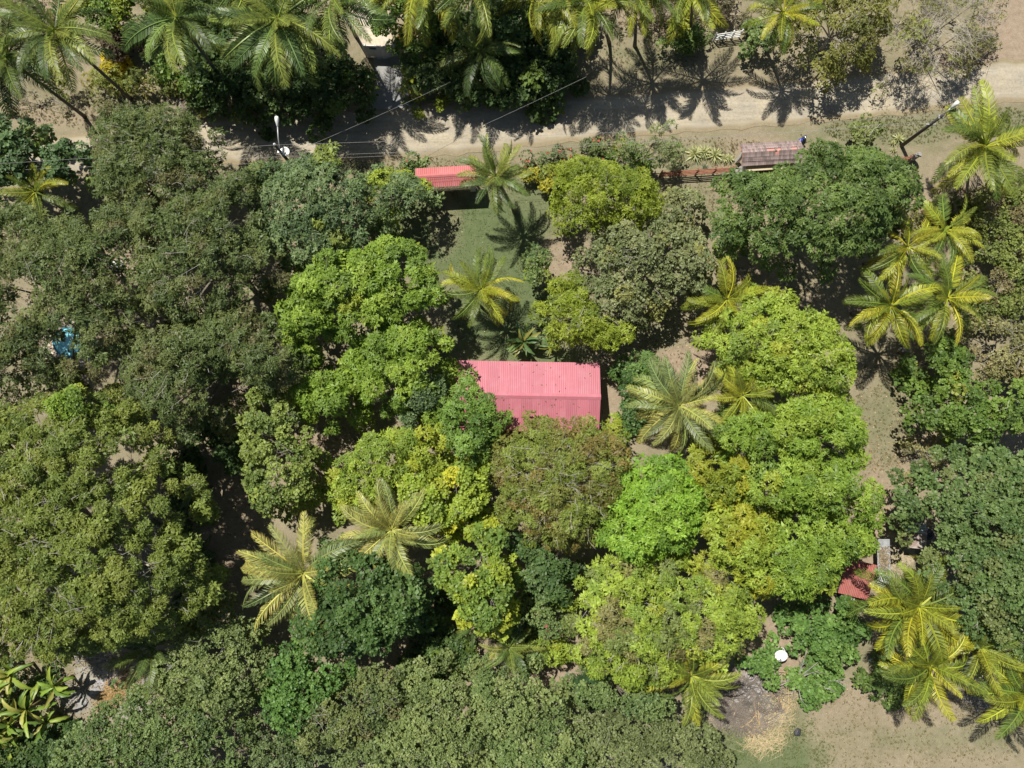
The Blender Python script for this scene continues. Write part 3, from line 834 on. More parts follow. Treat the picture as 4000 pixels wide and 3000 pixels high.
tree('yellow_leaved_tree', 'tall yellow-green tree with forked bare twigs south of the brown feathery tree',
     [(1670, 2200), (1730, 2140), (1800, 2100), (1850, 2050), (1940, 2050), (2000, 2110), (2010, 2230), (2000, 2350), (2000, 2450), (1920, 2480), (1820, 2460), (1790, 2400), (1760, 2320), (1690, 2270)], 7.5, 'loose', YELLOW + [((.10, .17, .035), 3)], amp=.6, twigs=40, lw=1.25, gap=.10)
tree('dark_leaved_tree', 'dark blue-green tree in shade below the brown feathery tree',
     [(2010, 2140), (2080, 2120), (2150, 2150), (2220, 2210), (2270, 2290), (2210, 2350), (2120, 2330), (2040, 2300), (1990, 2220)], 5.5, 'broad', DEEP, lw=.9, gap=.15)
tree('flowering_shrub', 'small olive shrub with pink blossoms beside the shaded palm',
     [(2060, 2400), (2100, 2340), (2180, 2340), (2215, 2400), (2200, 2460), (2160, 2500), (2090, 2480)], 4.0, 'small', MIDG, cat='shrub', flowers=((.65, .10, .16), 14))
tree('bright_shrub', 'small bright lime shrub south of the pink-flowered shrub',
     [(2085, 2540), (2120, 2500), (2200, 2510), (2215, 2560), (2160, 2605), (2100, 2590)], 3.0, 'mango', LIME, cat='shrub', lw=.8)
# --- the mango grove east
tree('mango_tree', 'yellow-green mango tree with smooth dome south of the dark mango, next to the short palm',
     [(2785, 1340), (2830, 1290), (2850, 1245), (2900, 1220), (2930, 1140), (3000, 1115), (3070, 1150), (3120, 1190), (3200, 1220), (3270, 1280), (3320, 1340), (3325, 1420), (3300, 1480), (3370, 1560), (3280, 1570), (3150, 1540), (3050, 1550), (2960, 1500), (2890, 1450), (2840, 1390)], 8.5, 'mango', LIME, amp=.6, rim=4, dens=1.15)
tree('mango_tree', 'smooth dense mango dome bordering the dry clearing',
     [(3010, 1640), (3080, 1570), (3170, 1545), (3280, 1570), (3350, 1590), (3370, 1690), (3350, 1760), (3380, 1810), (3300, 1840), (3180, 1800), (3060, 1760), (3010, 1700)], 8.5, 'mango', BRIGHT[:2] + LIME[:1], amp=.35, rim=4, dens=1.25)
tree('mango_tree', 'mid-green mango tree just south of the big pale palm and its smaller neighbour',
     [(2760, 1640), (2860, 1600), (2960, 1610), (3030, 1680), (3050, 1760), (2960, 1820), (2850, 1790), (2770, 1740)], 7.5, 'mango', BRIGHT, amp=.6)
tree('mango_tree', 'golden-tinged mango tree in the middle of the grove',
     [(2690, 1780), (2760, 1740), (2850, 1780), (2920, 1840), (2900, 1930), (2820, 1960), (2740, 1930), (2680, 1860)], 8.0, 'mango', GOLD, amp=.6)
tree('mango_tree', 'mango tree of many small green lobes on the clearing side of the grove',
     [(2920, 1830), (3050, 1780), (3180, 1810), (3310, 1830), (3400, 1840), (3420, 1940), (3460, 2040), (3370, 2060), (3250, 2010), (3100, 2000), (2980, 1980), (2910, 1920)], 8.5, 'mango', BRIGHT, amp=.7, rim=4)
tree('mango_tree', 'vivid lime mango tree east of the brown feathery tree',
     [(2380, 1960), (2440, 1880), (2490, 1820), (2580, 1790), (2690, 1800), (2740, 1900), (2770, 1990), (2740, 2080), (2660, 2160), (2530, 2200), (2420, 2190), (2360, 2130), (2350, 2040)], 8.5, 'mango', [((.17, .30, .03), 3), ((.21, .34, .04), 3), ((.12, .22, .03), 2)], amp=.45, rim=4, dens=1.2)
tree('mango_tree', 'large mango tree overhanging the red-roofed hut',
     [(3020, 2060), (3120, 2000), (3250, 2010), (3370, 2040), (3470, 2080), (3490, 2110), (3400, 2150), (3390, 2180), (3320, 2170), (3270, 2215), (3260, 2280), (3220, 2330), (3120, 2330), (3020, 2320), (2960, 2240), (2960, 2130)], 8.0, 'mango', BRIGHT, amp=.6, rim=4)
tree('mango_tree', 'golden-green mango tree between the vivid lime mango and the hut',
     [(2760, 1970), (2870, 1950), (2960, 1990), (3030, 2060), (3010, 2180), (3060, 2280), (2990, 2330), (2900, 2260), (2800, 2200), (2740, 2110)], 8.3, 'mango', LIME[:2] + GOLD[:2], amp=.6)
tree('mango_tree', 'flowering mango tree with brown-pink panicles above the brush pile',
     [(2240, 2380), (2290, 2290), (2370, 2200), (2480, 2190), (2620, 2190), (2740, 2180), (2860, 2230), (2940, 2300), (2990, 2380), (2970, 2450), (2910, 2500), (2870, 2580), (2800, 2620), (2700, 2590), (2620, 2680), (2500, 2700), (2400, 2680), (2300, 2640), (2250, 2520)], 8.0, 'mango', LIME + [((.17, .155, .06), 1.3), ((.13, .17, .05), 2)], amp=.7, rim=4.5, twigs=40)
# --- big dark mango by the tile-roofed gate
tree('mango_tree', 'large dark green mango tree beside the tile-roofed gate',
     [(2825, 830), (2860, 750), (2890, 690), (2960, 660), (3060, 670), (3130, 650), (3150, 570), (3220, 530), (3280, 580), (3350, 575), (3420, 600), (3530, 610), (3560, 670), (3600, 720), (3600, 790), (3570, 840), (3490, 880), (3440, 950), (3380, 1000), (3300, 1020), (3240, 1055), (3140, 1035), (3060, 1000), (2970, 1010), (2890, 960), (2830, 900)], 9.5, 'mango', MDARK, amp=.8, rim=4.5, dens=1.1)
tree('low_bush', 'small yellow-green bush at the west foot of the dark mango',
     [(2815, 900), (2860, 880), (2920, 940), (2960, 1000), (2900, 1010), (2840, 970)], 2.8, 'small', ALMOND, cat='shrub')
# --- middle, between lawn and clearing
tree('acacia_tree', 'fresh green fine-leaved tree next to the yellow croton hedge',
     [(2175, 740), (2195, 640), (2250, 600), (2320, 630), (2400, 650), (2490, 650), (2560, 690), (2590, 780), (2580, 850), (2500, 870), (2380, 850), (2300, 880), (2240, 900), (2210, 840)], 6.5, 'feather', FRESH, amp=.6, gap=.06, twigs=14)
tree('pale_leaved_tree', 'grey-green tree with pale small leaves spreading east of the fresh green acacia',
     [(2290, 960), (2330, 880), (2420, 840), (2520, 860), (2600, 800), (2660, 740), (2740, 745), (2740, 810), (2690, 860), (2740, 920), (2790, 1000), (2790, 1090), (2740, 1160), (2640, 1170), (2560, 1210), (2470, 1260), (2380, 1260), (2310, 1190), (2270, 1080)], 6.0, 'loose', PALE, amp=.6, twigs=60, gap=.17)
tree('acacia_tree', 'fresh green fine-leaved tree on the lawn edge north of the house',
     [(2125, 1190), (2160, 1120), (2210, 1060), (2270, 1080), (2310, 1180), (2380, 1250), (2460, 1270), (2465, 1310), (2420, 1340), (2330, 1375), (2270, 1340), (2200, 1340), (2170, 1290), (2170, 1230)], 6.0, 'feather', FRESH, amp=.6, gap=.08, twigs=12)
tree('small_lawn_tree', 'small dark green tree standing alone on the lawn',
     [(2035, 1020), (2060, 970), (2120, 965), (2160, 1010), (2150, 1070), (2110, 1110), (2060, 1080)], 3.8, 'small', FRESH[:1] + MIDG, gap=.1)
tree('slender_flowering_tree', 'sparse grey-green small tree beside the road above the rail fence',
     [(2390, 560), (2410, 510), (2500, 520), (2530, 490), (2600, 470), (2660, 480), (2690, 520), (2640, 560), (2660, 620), (2590, 670), (2500, 660), (2420, 640)], 4.2, 'airy', PALE[:2] + MIDG[:2], gap=.38, twigs=40, lw=1.1, und=.2)
tree('conifer_bush', 'rounded dark green bush at the east end of the house',
     [(2425, 1450), (2450, 1390), (2510, 1370), (2570, 1400), (2600, 1460), (2590, 1530), (2540, 1560), (2470, 1550), (2430, 1510)], 3.6, 'feather', [((.08, .15, .035), 3), ((.11, .185, .045), 3), ((.055, .11, .03), 2)], cat='bush', gap=0, dens=1.3)
tree('clipped_hedge', 'clipped green hedge strip between the house path and big palm',
     [(2425, 1545), (2480, 1550), (2540, 1570), (2540, 1640), (2500, 1680), (2430, 1670)], 1.9, 'small', [((.10, .18, .05), 3), ((.07, .13, .04), 2)], cat='hedge', low=.7, gap=0)
tree('bright_shrub', 'light green shrub at the east end of the brown feathery tree',
     [(2330, 1700), (2360, 1640), (2420, 1650), (2450, 1690), (2440, 1740), (2380, 1750)], 4.5, 'mango', LIME, cat='shrub', lw=.8)
# --- east side
tree('mixed_thicket', 'yellow-green thicket east of the paired palms',
     [(3780, 900), (3820, 780), (3900, 700), (4000, 660), (4200, 650), (4200, 1250), (4000, 1240), (3900, 1230), (3830, 1130), (3840, 1010)], 4.5, 'small', [((.15, .19, .045), 3), ((.20, .235, .06), 2), ((.11, .15, .04), 2), ((.17, .14, .07), .8)], cat='thicket', gap=.12, twigs=40)
tree('dry_scrub', 'dry pale scrub tree with grey twigs right of the dry clearing',
     [(3720, 1320), (3760, 1250), (3840, 1230), (3930, 1240), (4080, 1240), (4150, 1400), (4080, 1500), (3950, 1500), (3850, 1490), (3770, 1440)], 4.5, 'loose', DRYP, twigs=110, gap=.12, lw=.85)
tree('sea_almond_tree', 'light green sea almond beside the grey plank table',
     [(3570, 1370), (3610, 1340), (3680, 1320), (3740, 1340), (3770, 1400), (3790, 1470), (3720, 1500), (3650, 1490), (3590, 1430)], 4.5, 'broad', ALMOND, lw=.85, gap=.08)
tree('sea_almond_tree', 'wide light green sea almond along the dry clearing',
     [(3590, 1580), (3640, 1510), (3720, 1490), (3830, 1500), (3960, 1480), (4120, 1500), (4150, 1640), (3990, 1660), (3900, 1720), (3800, 1740), (3720, 1700), (3620, 1680), (3580, 1630)], 6.0, 'broad', ALMOND, lw=.8, amp=.5, twigs=10)
tree('dry_scrub', 'low dry scrub between the clearing and the round-leaved tree',
     [(3530, 1800), (3560, 1720), (3640, 1700), (3700, 1740), (3690, 1800), (3620, 1850), (3570, 1900), (3520, 1880)], 2.2, 'airy', DRYP, cat='scrub', twigs=60, gap=.3)
tree('round_leaved_tree', 'huge dark green tree with round leaves beside the tin sheds',
     [(3580, 1900), (3640, 1820), (3720, 1780), (3830, 1770), (3960, 1790), (4150, 1780), (4250, 2100), (4200, 2450), (4000, 2480), (3900, 2540), (3780, 2500), (3700, 2440), (3660, 2300), (3625, 2200), (3645, 2080), (3595, 1985)], 9.0, 'broad', ROUNDL, lw=.78, amp=.7, rim=5, twigs=30, dens=1.25)
tree('round_leaved_tree', 'dark green round-leaved sapling at the edge behind the fallen grey branches',
     [(3930, 2500), (4010, 2470), (4120, 2500), (4120, 2620), (4010, 2600), (3940, 2570)], 5.5, 'broad', ROUNDL, lw=.78)
# --- south row
tree('silvery_tree', 'silvery green tree beside the long-fronded palm on the left',
     [(640, 2560), (700, 2480), (760, 2400), (830, 2370), (900, 2400), (960, 2440), (1010, 2520), (1060, 2580), (1050, 2700), (960, 2780), (850, 2800), (740, 2760), (620, 2720), (600, 2640)], 6.5, 'small', SILV, amp=.6, twigs=50)
tree('bare_grey_shrub', 'tangled bare grey shrub on the side of the silvery tree',
     [(640, 2540), (680, 2510), (760, 2520), (770, 2590), (700, 2640), (640, 2600)], 4.0, 'airy', SILV, cat='shrub', twigs=160, gap=.75, und=.1, twig_r=.02)
tree('mid_green_tree', 'broad mid-green tree with a dark cleft below the ash heap',
     [(190, 2960), (230, 2900), (330, 2830), (400, 2760), (520, 2740), (620, 2720), (720, 2770), (840, 2810), (930, 2830), (980, 2950), (960, 3120), (700, 3200), (400, 3200), (200, 3120)], 6.5, 'small', MIDG, amp=.6, twigs=60, rim=4)
tree('olive_small_leaved_tree', 'olive-brown small-leaved tree below the sea almond',
     [(1180, 2850), (1200, 2720), (1300, 2680), (1400, 2640), (1500, 2620), (1590, 2650), (1580, 2760), (1530, 2840), (1420, 2870), (1380, 2950), (1280, 2900), (1150, 2960)], 6.0, 'small', [((.12, .16, .05), 3), ((.15, .18, .055), 2), ((.09, .13, .045), 2), ((.14, .13, .06), .6)], amp=.5, twigs=40)
tree('grey_leaved_tree', 'dull green tree between the mid-green tree and the pale hedge row',
     [(960, 2950), (1030, 2880), (1130, 2860), (1250, 2900), (1330, 2960), (1300, 3080), (1150, 3150), (960, 3120)], 5.5, 'small', [((.105, .15, .055), 3), ((.13, .18, .065), 2), ((.075, .11, .04), 2)], amp=.5, twigs=10)
tree('pale_tree', 'pale yellow-green small-leaved tree right of the dark shaded hollow',
     [(1320, 2960), (1420, 2880), (1520, 2800), (1580, 2720), (1620, 2630), (1720, 2640), (1800, 2680), (1860, 2740), (1930, 2830), (1900, 2960), (1860, 3150), (1500, 3180), (1330, 3100)], 6.5, 'small', SILV, amp=.5, rim=4, twigs=30)
tree('pale_tree', 'pale small-leaved tree directly south of the fan palm',
     [(1830, 2700), (1870, 2620), (1960, 2610), (2060, 2620), (2130, 2660), (2180, 2760), (2260, 2830), (2310, 2920), (2300, 3140), (2100, 3180), (1900, 3120), (1930, 2900), (1880, 2800)], 6.5, 'small', SILV[:2] + MIDG[:1], amp=.6, rim=4, twigs=20)
tree('pale_tree', 'grey-green small-leaved tree beside the brush pile corner',
     [(2270, 2860), (2260, 2760), (2350, 2720), (2450, 2760), (2560, 2790), (2660, 2800), (2760, 2850), (2830, 2910), (2860, 3020), (2800, 3180), (2400, 3180), (2290, 3000)], 6.0, 'small', [((.13, .165, .06), 3), ((.16, .195, .075), 3), ((.10, .13, .048), 2)], amp=.6, rim=4, twigs=40)
tree('loose_leaved_tree', 'mixed green tree with small leaves below the flowering mango',
     [(2230, 2720), (2280, 2640), (2400, 2670), (2500, 2700), (2600, 2690), (2640, 2760), (2560, 2800), (2440, 2770), (2320, 2740)], 5.5, 'small', MIDG, amp=.4)
tree('leafy_bush', 'large leafy green bush behind the white satellite dish and bare tree',
     [(3060, 2440), (3110, 2390), (3210, 2400), (3270, 2350), (3340, 2350), (3360, 2420), (3350, 2500), (3360, 2570), (3310, 2620), (3220, 2590), (3150, 2570), (3120, 2500)], 3.2, 'loose', [((.095, .18, .04), 3), ((.13, .225, .05), 3), ((.065, .13, .03), 2)], cat='bush', gap=.05, lw=1.15)
tree('leafy_bush', 'small round green bush left of the white satellite dish',
     [(2930, 2590), (2950, 2540), (3000, 2530), (3040, 2570), (3040, 2640), (3010, 2680), (2950, 2650)], 2.0, 'loose', [((.095, .18, .04), 3), ((.13, .225, .05), 3)], cat='bush', gap=0, lw=1.1)
tree('leafy_bush', 'round green bush under the bare grey tree',
     [(3115, 2680), (3140, 2610), (3220, 2600), (3270, 2650), (3270, 2710), (3210, 2760), (3140, 2760)], 1.6, 'loose', [((.095, .18, .04), 3), ((.13, .225, .05), 3)], cat='bush', gap=0, lw=1.1)
tree('leafy_bush', 'dark green bush under the yellow palms by the clothes rag',
     [(3370, 2640), (3410, 2590), (3480, 2590), (3540, 2650), (3550, 2720), (3480, 2740), (3410, 2700)], 2.0, 'loose', MDARK, cat='bush', gap=.05, lw=1.1)
# --- north of the road
tree('pale_bush', 'light green bush between the two leaning palms behind the street verge',
     [(260, -60), (330, 60), (420, 110), (520, 120), (580, 60), (600, -60)], 4.5, 'loose', FRESH[:2] + ALMOND, cat='bush')
tree('bronze_shrub', 'dark bronze-leaved shrub behind the spiky agaves',
     [(390, 150), (430, 110), (520, 110), (570, 150), (550, 210), (470, 220), (410, 200)], 2.4, 'small', [((.075, .05, .035), 3), ((.10, .08, .045), 2), ((.06, .065, .03), 1)], cat='shrub', gap=.1)
tree('croton_shrub', 'small bright yellow croton beside the agaves',
     [(405, 225), (430, 215), (455, 240), (450, 280), (415, 290)], 1.5, 'small', [((.50, .40, .02), 3), ((.30, .28, .03), 1)], cat='shrub', gap=0)
tree('verge_hedge', 'low yellowish hedge along the street verge below the leaning palms',
     [(220, 300), (330, 300), (420, 290), (520, 280), (640, 300), (690, 330), (620, 360), (480, 350), (350, 365), (240, 360)], 1.6, 'mango', [((.16, .19, .035), 3), ((.26, .24, .05), 1.5), ((.10, .13, .03), 2)], cat='hedge', gap=.1, lw=.8)
tree('broad_shrub', 'glossy green broad-leaved shrub left of the dark shaded driveway thicket',
     [(580, 190), (640, 180), (700, 230), (760, 300), (800, 390), (730, 370), (650, 310), (600, 260)], 3.6, 'broad', ALMOND, cat='shrub', lw=.8)
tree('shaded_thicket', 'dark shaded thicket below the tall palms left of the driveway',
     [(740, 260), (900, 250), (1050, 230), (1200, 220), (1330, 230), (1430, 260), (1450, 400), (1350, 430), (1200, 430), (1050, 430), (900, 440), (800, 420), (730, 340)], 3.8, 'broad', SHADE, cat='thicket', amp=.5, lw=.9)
tree('broad_leaved_tree', 'broad-leaved green tree on the east side of the sandy path',
     [(1430, -60), (1460, 60), (1500, 130), (1560, 150), (1640, 160), (1690, 100), (1720, -60)], 5.5, 'broad', ALMOND, lw=.8)
tree('croton_shrub', 'yellow-orange croton shrub beside the pale driveway gate',
     [(1560, 110), (1620, 110), (1650, 160), (1620, 200), (1570, 180)], 2.4, 'broad', [((.36, .30, .03), 2), ((.13, .19, .03), 2), ((.35, .18, .03), .6)], cat='shrub', lw=.8)
tree('garden_shrub', 'mixed green garden shrub right of the concrete driveway',
     [(1560, 210), (1640, 190), (1720, 230), (1760, 300), (1720, 360), (1640, 330), (1580, 280)], 2.6, 'broad', MIDG, cat='shrub', lw=.9)
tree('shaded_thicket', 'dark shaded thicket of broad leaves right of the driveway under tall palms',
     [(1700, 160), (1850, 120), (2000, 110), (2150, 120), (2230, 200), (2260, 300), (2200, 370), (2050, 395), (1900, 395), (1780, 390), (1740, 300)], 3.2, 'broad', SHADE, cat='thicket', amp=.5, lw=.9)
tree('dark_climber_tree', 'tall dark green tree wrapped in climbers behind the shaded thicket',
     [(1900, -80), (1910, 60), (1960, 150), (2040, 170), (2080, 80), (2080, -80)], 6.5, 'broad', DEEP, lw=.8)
tree('verge_grass_bush', 'low bright green ground cover at the driveway mouth',
     [(1590, 390), (1640, 370), (1700, 385), (1770, 395), (1750, 415), (1660, 415), (1600, 410)], .8, 'small', FRESH, cat='ground cover', gap=0)
tree('yellow_bush', 'yellow-green bush left of the white rail gate',
     [(2600, 110), (2640, 70), (2680, 80), (2690, 130), (2650, 160), (2610, 150)], 2.4, 'small', GOLD, cat='bush')
tree('green_bush', 'dark green bush left of the white rail gate, next to the yellow bush',
     [(2680, 90), (2740, 70), (2770, 120), (2750, 170), (2690, 160), (2620, 190), (2600, 160)], 2.4, 'small', MDARK, cat='bush')
tree('green_bush', 'green bush right of the white rail gate',
     [(2890, 150), (2930, 90), (2990, 90), (3050, 150), (3030, 200), (2950, 210), (2900, 190)], 2.2, 'broad', MIDG, cat='bush', lw=.8)
tree('thorn_tree', 'olive green thorn tree on the roadside behind the yellow palm',
     [(3090, 60), (3130, -40), (3250, -80), (3420, -80), (3500, 20), (3480, 110), (3400, 190), (3350, 230), (3260, 270), (3180, 230), (3110, 170)], 5.5, 'airy', [((.155, .165, .038), 3), ((.19, .20, .045), 3), ((.11, .13, .035), 2)], gap=.14, twigs=90, bark='pale_bark', lw=1.15)
tree('bare_thorn_tree', 'nearly leafless grey thorn tree on the roadside with twiggy shadow',
     [(3430, 80), (3500, -60), (3700, -80), (3900, -80), (3960, 20), (3900, 120), (3850, 200), (3740, 270), (3600, 290), (3500, 280), (3450, 200)], 4.8, 'airy', [((.17, .19, .06), 3), ((.20, .19, .09), 2), ((.22, .26, .05), 1)], gap=.42, twigs=700, bark='bark', limbs=10, und=.3, twig_r=.013, dens=.75)
tree('roadside_weeds', 'low weedy scrub along the road under the bare thorn tree',
     [(3640, 260), (3760, 200), (3900, 100), (3920, 160), (3820, 250), (3700, 285)], 1.0, 'airy', [((.12, .13, .05), 3), ((.17, .16, .07), 2)], cat='scrub', gap=.2, twigs=30)
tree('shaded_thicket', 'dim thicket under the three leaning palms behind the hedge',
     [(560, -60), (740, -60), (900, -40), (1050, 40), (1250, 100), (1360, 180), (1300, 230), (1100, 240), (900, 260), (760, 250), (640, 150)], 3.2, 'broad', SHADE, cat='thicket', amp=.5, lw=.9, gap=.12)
tree('shaded_thicket', 'green thicket beneath the row of palms east of the sandy path',
     [(1660, -80), (1900, -80), (2200, -80), (2330, 0), (2300, 110), (2180, 160), (1980, 130), (1800, 160), (1690, 130)], 3.4, 'broad', SHADE + [((.12, .17, .03), 1.5)], cat='thicket', amp=.5, lw=.9, gap=.12)
tree('dry_thicket', 'brown leafless brush behind the grassy patch under the palms',
     [(2400, -80), (2600, -80), (2900, -80), (2960, 20), (2860, 60), (2720, 50), (2560, 80), (2440, 50)], 2.4, 'airy', [((.10, .085, .05), 3), ((.12, .12, .05), 2)], cat='thicket', gap=.3, twigs=140)
tree('dry_thicket', 'low pale scrub on the bare earth behind the leftmost leaning palms',
     [(-80, -60), (60, -60), (180, -20), (250, 60), (240, 160), (140, 210), (60, 300), (-80, 320)], 1.5, 'airy', DRYP[:2] + MIDG, cat='scrub', gap=.35, twigs=40)
tree('dry_thicket', 'weedy green verge under the leaning trunks by the road',
     [(0, 380), (120, 360), (260, 380), (360, 370), (330, 420), (240, 440), (130, 450), (20, 440)], .6, 'airy', [((.12, .13, .06), 2), ((.16, .15, .08), 2)], cat='weeds', gap=.35)
# --- hedge line along the south side of the road
tree('bougainvillea', 'red-flowering oleander bush touching the left end of the red gate roof',
     [(1540, 690), (1570, 640), (1620, 630), (1640, 670), (1630, 710), (1570, 710)], 2.0, 'small', MIDG, cat='shrub', flowers=((.70, .10, .10), 26))
tree('bougainvillea', 'long grey-green hedge with red and orange blossoms beside the road',
     [(2030, 620), (2100, 590), (2200, 570), (2300, 555), (2370, 560), (2380, 600), (2300, 620), (2200, 630), (2120, 650), (2040, 660)], 1.7, 'small', [((.12, .15, .07), 3), ((.15, .18, .085), 2), ((.10, .14, .04), 2)], cat='hedge', flowers=((.66, .12, .10), 60), gap=.1)
tree('croton_hedge', 'yellow croton hedge south of the blossoming road hedge',
     [(2050, 670), (2100, 655), (2190, 650), (2200, 690), (2140, 710), (2060, 710)], 1.7, 'small', [((.30, .29, .03), 3), ((.20, .24, .03), 2), ((.13, .17, .03), 2)], cat='hedge', gap=0)
tree('road_shrub', 'bright green shrub between the blossoming hedge and the rail fence',
     [(2370, 590), (2430, 560), (2500, 570), (2560, 610), (2570, 660), (2480, 660), (2400, 640)], 2.4, 'small', ALMOND, cat='shrub', gap=.1)
tree('road_shrub', 'pale loose shrub between the tiled gate and the wooden lamp pole',
     [(3310, 530), (3350, 480), (3390, 440), (3430, 480), (3470, 520), (3490, 570), (3420, 600), (3340, 590)], 2.8, 'loose', [((.155, .19, .06), 3), ((.20, .235, .08), 2), ((.12, .155, .05), 2)], cat='shrub', gap=.15, twigs=14)
tree('thicket', 'brownish mixed thicket under the big windswept palm',
     [(3620, 800), (3700, 760), (3800, 740), (3850, 820), (3790, 880), (3700, 880), (3640, 860)], 2.2, 'small', [((.12, .14, .04), 3), ((.16, .12, .06), 1.5), ((.085, .12, .035), 2)], cat='thicket', gap=.15)
tree('understory_shrub', 'dim green shrub in the dark hollow west of the loose-leaved tree',
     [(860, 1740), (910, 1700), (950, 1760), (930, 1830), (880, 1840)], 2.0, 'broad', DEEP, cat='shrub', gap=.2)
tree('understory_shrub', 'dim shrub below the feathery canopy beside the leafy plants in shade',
     [(780, 1400), (840, 1360), (900, 1420), (880, 1500), (800, 1490)], 2.4, 'mango', SHADE, cat='shrub', gap=.1)

tree('understory_shrub', 'dark undergrowth strip added to deepen the shade of the hollow beside the puffy rain tree',
     [(650, 1800), (720, 1720), (800, 1640), (860, 1600), (880, 1680), (800, 1780), (780, 1880), (760, 2000), (790, 2140), (780, 2300), (760, 2420), (690, 2440), (720, 2250), (700, 2050), (660, 1920)], 1.8, 'broad', SHADE, cat='added undergrowth', gap=.2, lw=.9)  # added dark leaves cover the ground so the hollow reads as deep shade
tree('understory_shrub', 'added dark undergrowth deepening the shaded hollow right of the sea almond',
     [(1600, 2560), (1660, 2440), (1720, 2330), (1780, 2380), (1800, 2470), (1860, 2520), (1840, 2620), (1760, 2660), (1680, 2640), (1620, 2630)], 1.8, 'broad', SHADE, cat='added undergrowth', gap=.2, lw=.9)  # added to hide pale ground; its dark leaves stand in for shade
tree('understory_shrub', 'dark undergrowth added to deepen the shade around the shaded palm and pink-flowered shrub',
     [(1990, 2320), (2040, 2300), (2080, 2350), (2050, 2420), (2040, 2500), (2080, 2560), (2060, 2610), (1990, 2600), (1960, 2500), (1990, 2420)], 1.6, 'broad', SHADE, cat='added undergrowth', gap=.15, lw=.9)  # dark filler leaves added to deepen the shade here
tree('understory_shrub', 'dark low thicket added for the black shade below the banana row',
     [(-80, 2860), (40, 2870), (160, 2850), (250, 2830), (270, 2900), (200, 2960), (190, 3080), (-80, 3100)], 1.6, 'broad', SHADE, cat='thicket', gap=.1, lw=.9)  # added; dark leaf colour stands in for the corner's black shade
tree('understory_shrub', 'low weeds among the banana stems',
     [(-60, 2590), (80, 2590), (200, 2610), (240, 2680), (150, 2740), (60, 2830), (-60, 2830)], .9, 'broad', SHADE + [((.12, .18, .03), 1)], cat='weeds', gap=.3, lw=.8)
# ------------------------------------------------------------------ palms
D = math.radians
palm('tall leaning coconut palm at the frame edge with its trunk bent over the verge', (25, 225), 8.6, 3.3, 'deep', (330, 455), n=18, wind=(D(-60), .3))
palm('tall leaning coconut palm left of the light green bush, trunk over the hedge', (215, 120), 9.4, 3.7, 'green', (510, 385), n=18, wind=(D(-50), .3))
palm('tall leaning coconut palm right of the light green bush', (690, 70), 9.0, 3.7, 'green', (915, 370), n=18, wind=(D(-60), .3))
palm('large drooping coconut palm above the dark thicket beside the driveway', (1085, 75), 9.2, 4.2, 'green', (1180, 330), n=20, wind=(D(-80), .45))
palm('coconut palm leaning behind the large drooping one', (940, -60), 8.8, 3.6, 'green', (1050, 180), n=16, wind=(D(-80), .4))
palm('coconut palm whose fronds hang over the sandy path', (1300, -10), 8.8, 3.7, 'green', (1390, 140), n=16, wind=(D(-60), .4))
palm('coconut palm with yellow hanging fronds east of the sandy path', (1640, -60), 8.4, 3.6, 'bright', (1760, 150), n=16, wind=(D(-90), .3))
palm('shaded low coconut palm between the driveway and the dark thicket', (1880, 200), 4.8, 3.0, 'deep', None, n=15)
palm('coconut palm behind the shaded low palm', (1860, -60), 8.6, 3.6, 'green', (1900, 180), n=15, wind=(D(-90), .3))
palm('coconut palm in front of the climber-wrapped tree', (2130, -40), 7.8, 3.4, 'bright', (2150, 200), n=15, wind=(D(-90), .35))
palm('coconut palm with stout trunk beside the small grassy patch', (2290, 0), 8.0, 3.5, 'bright', (2380, 165), n=18, wind=(D(-80), .35), nuts=3)
palm('coconut palm right of the stout-trunked palm', (2480, -70), 8.2, 3.5, 'bright', (2480, 180), n=16, wind=(D(-80), .35))
palm('coconut palm above the yellow bush and white rail gate', (2710, -50), 7.6, 3.2, 'bright', (2690, 140), n=16, wind=(D(-80), .3))
palm('yellow coconut palm right of the white rail gate', (3060, 50), 6.6, 2.5, 'yellow', (2990, 190), n=16, wind=(D(-80), .3))
palm('olive coconut palm leaning over the red-roofed gate shelter', (1935, 690), 6.4, 2.5, 'green', (2010, 830), n=20, young=.3)
palm('bright yellow coconut palm standing on the lawn', (1880, 1130), 5.4, 2.75, 'yellow', None, n=17)
palm('big pale coconut palm east of the house', (2655, 1585), 6.4, 3.3, 'pale', None, n=22, wind=(D(170), .25), dead=1, nuts=4)
palm('smaller yellow-green palm beside the big pale palm', (2900, 1545), 6.5, 2.7, 'bright', None, n=14, wind=(D(100), .3))
palm('small yellow palm west of the yellow-green mango dome', (2840, 1170), 5.6, 2.7, 'yellow', None, n=15, wind=(D(-120), .2))
palm('big windswept coconut palm beside the wooden lamp pole', (3850, 570), 7.2, 3.7, 'bright', (3780, 690), n=20, wind=(D(-160), .35), nuts=3)
palm('yellow palm touching the dark mango, left one of the upper pair', (3545, 965), 6.2, 2.8, 'yellow', None, n=15, wind=(D(-140), .4))
palm('green palm right of the yellow one touching the dark mango', (3690, 900), 6.4, 2.6, 'bright', None, n=15, wind=(D(-100), .35))
palm('bright yellow palm shading the grey plank table', (3480, 1195), 6.6, 3.0, 'yellow', None, n=18, wind=(D(-150), .4))
palm('bright yellow palm beside the thicket, east of the table palm', (3700, 1165), 6.6, 2.9, 'yellow', None, n=17, wind=(D(-130), .3))
palm('very large long-fronded palm with orange-tipped fronds beside the sea almond', (1185, 2240), 6.6, 4.1, 'pale', None, n=20, wind=(D(165), .8), nuts=3)
palm('long-fronded pale palm north of the sea almond', (1530, 2070), 6.6, 3.3, 'pale', None, n=20, wind=(D(150), .25))
palm('shaded green palm beside the bright lime shrub', (1990, 2530), 4.0, 2.2, 'green', None, n=13, wind=(D(-80), .2))
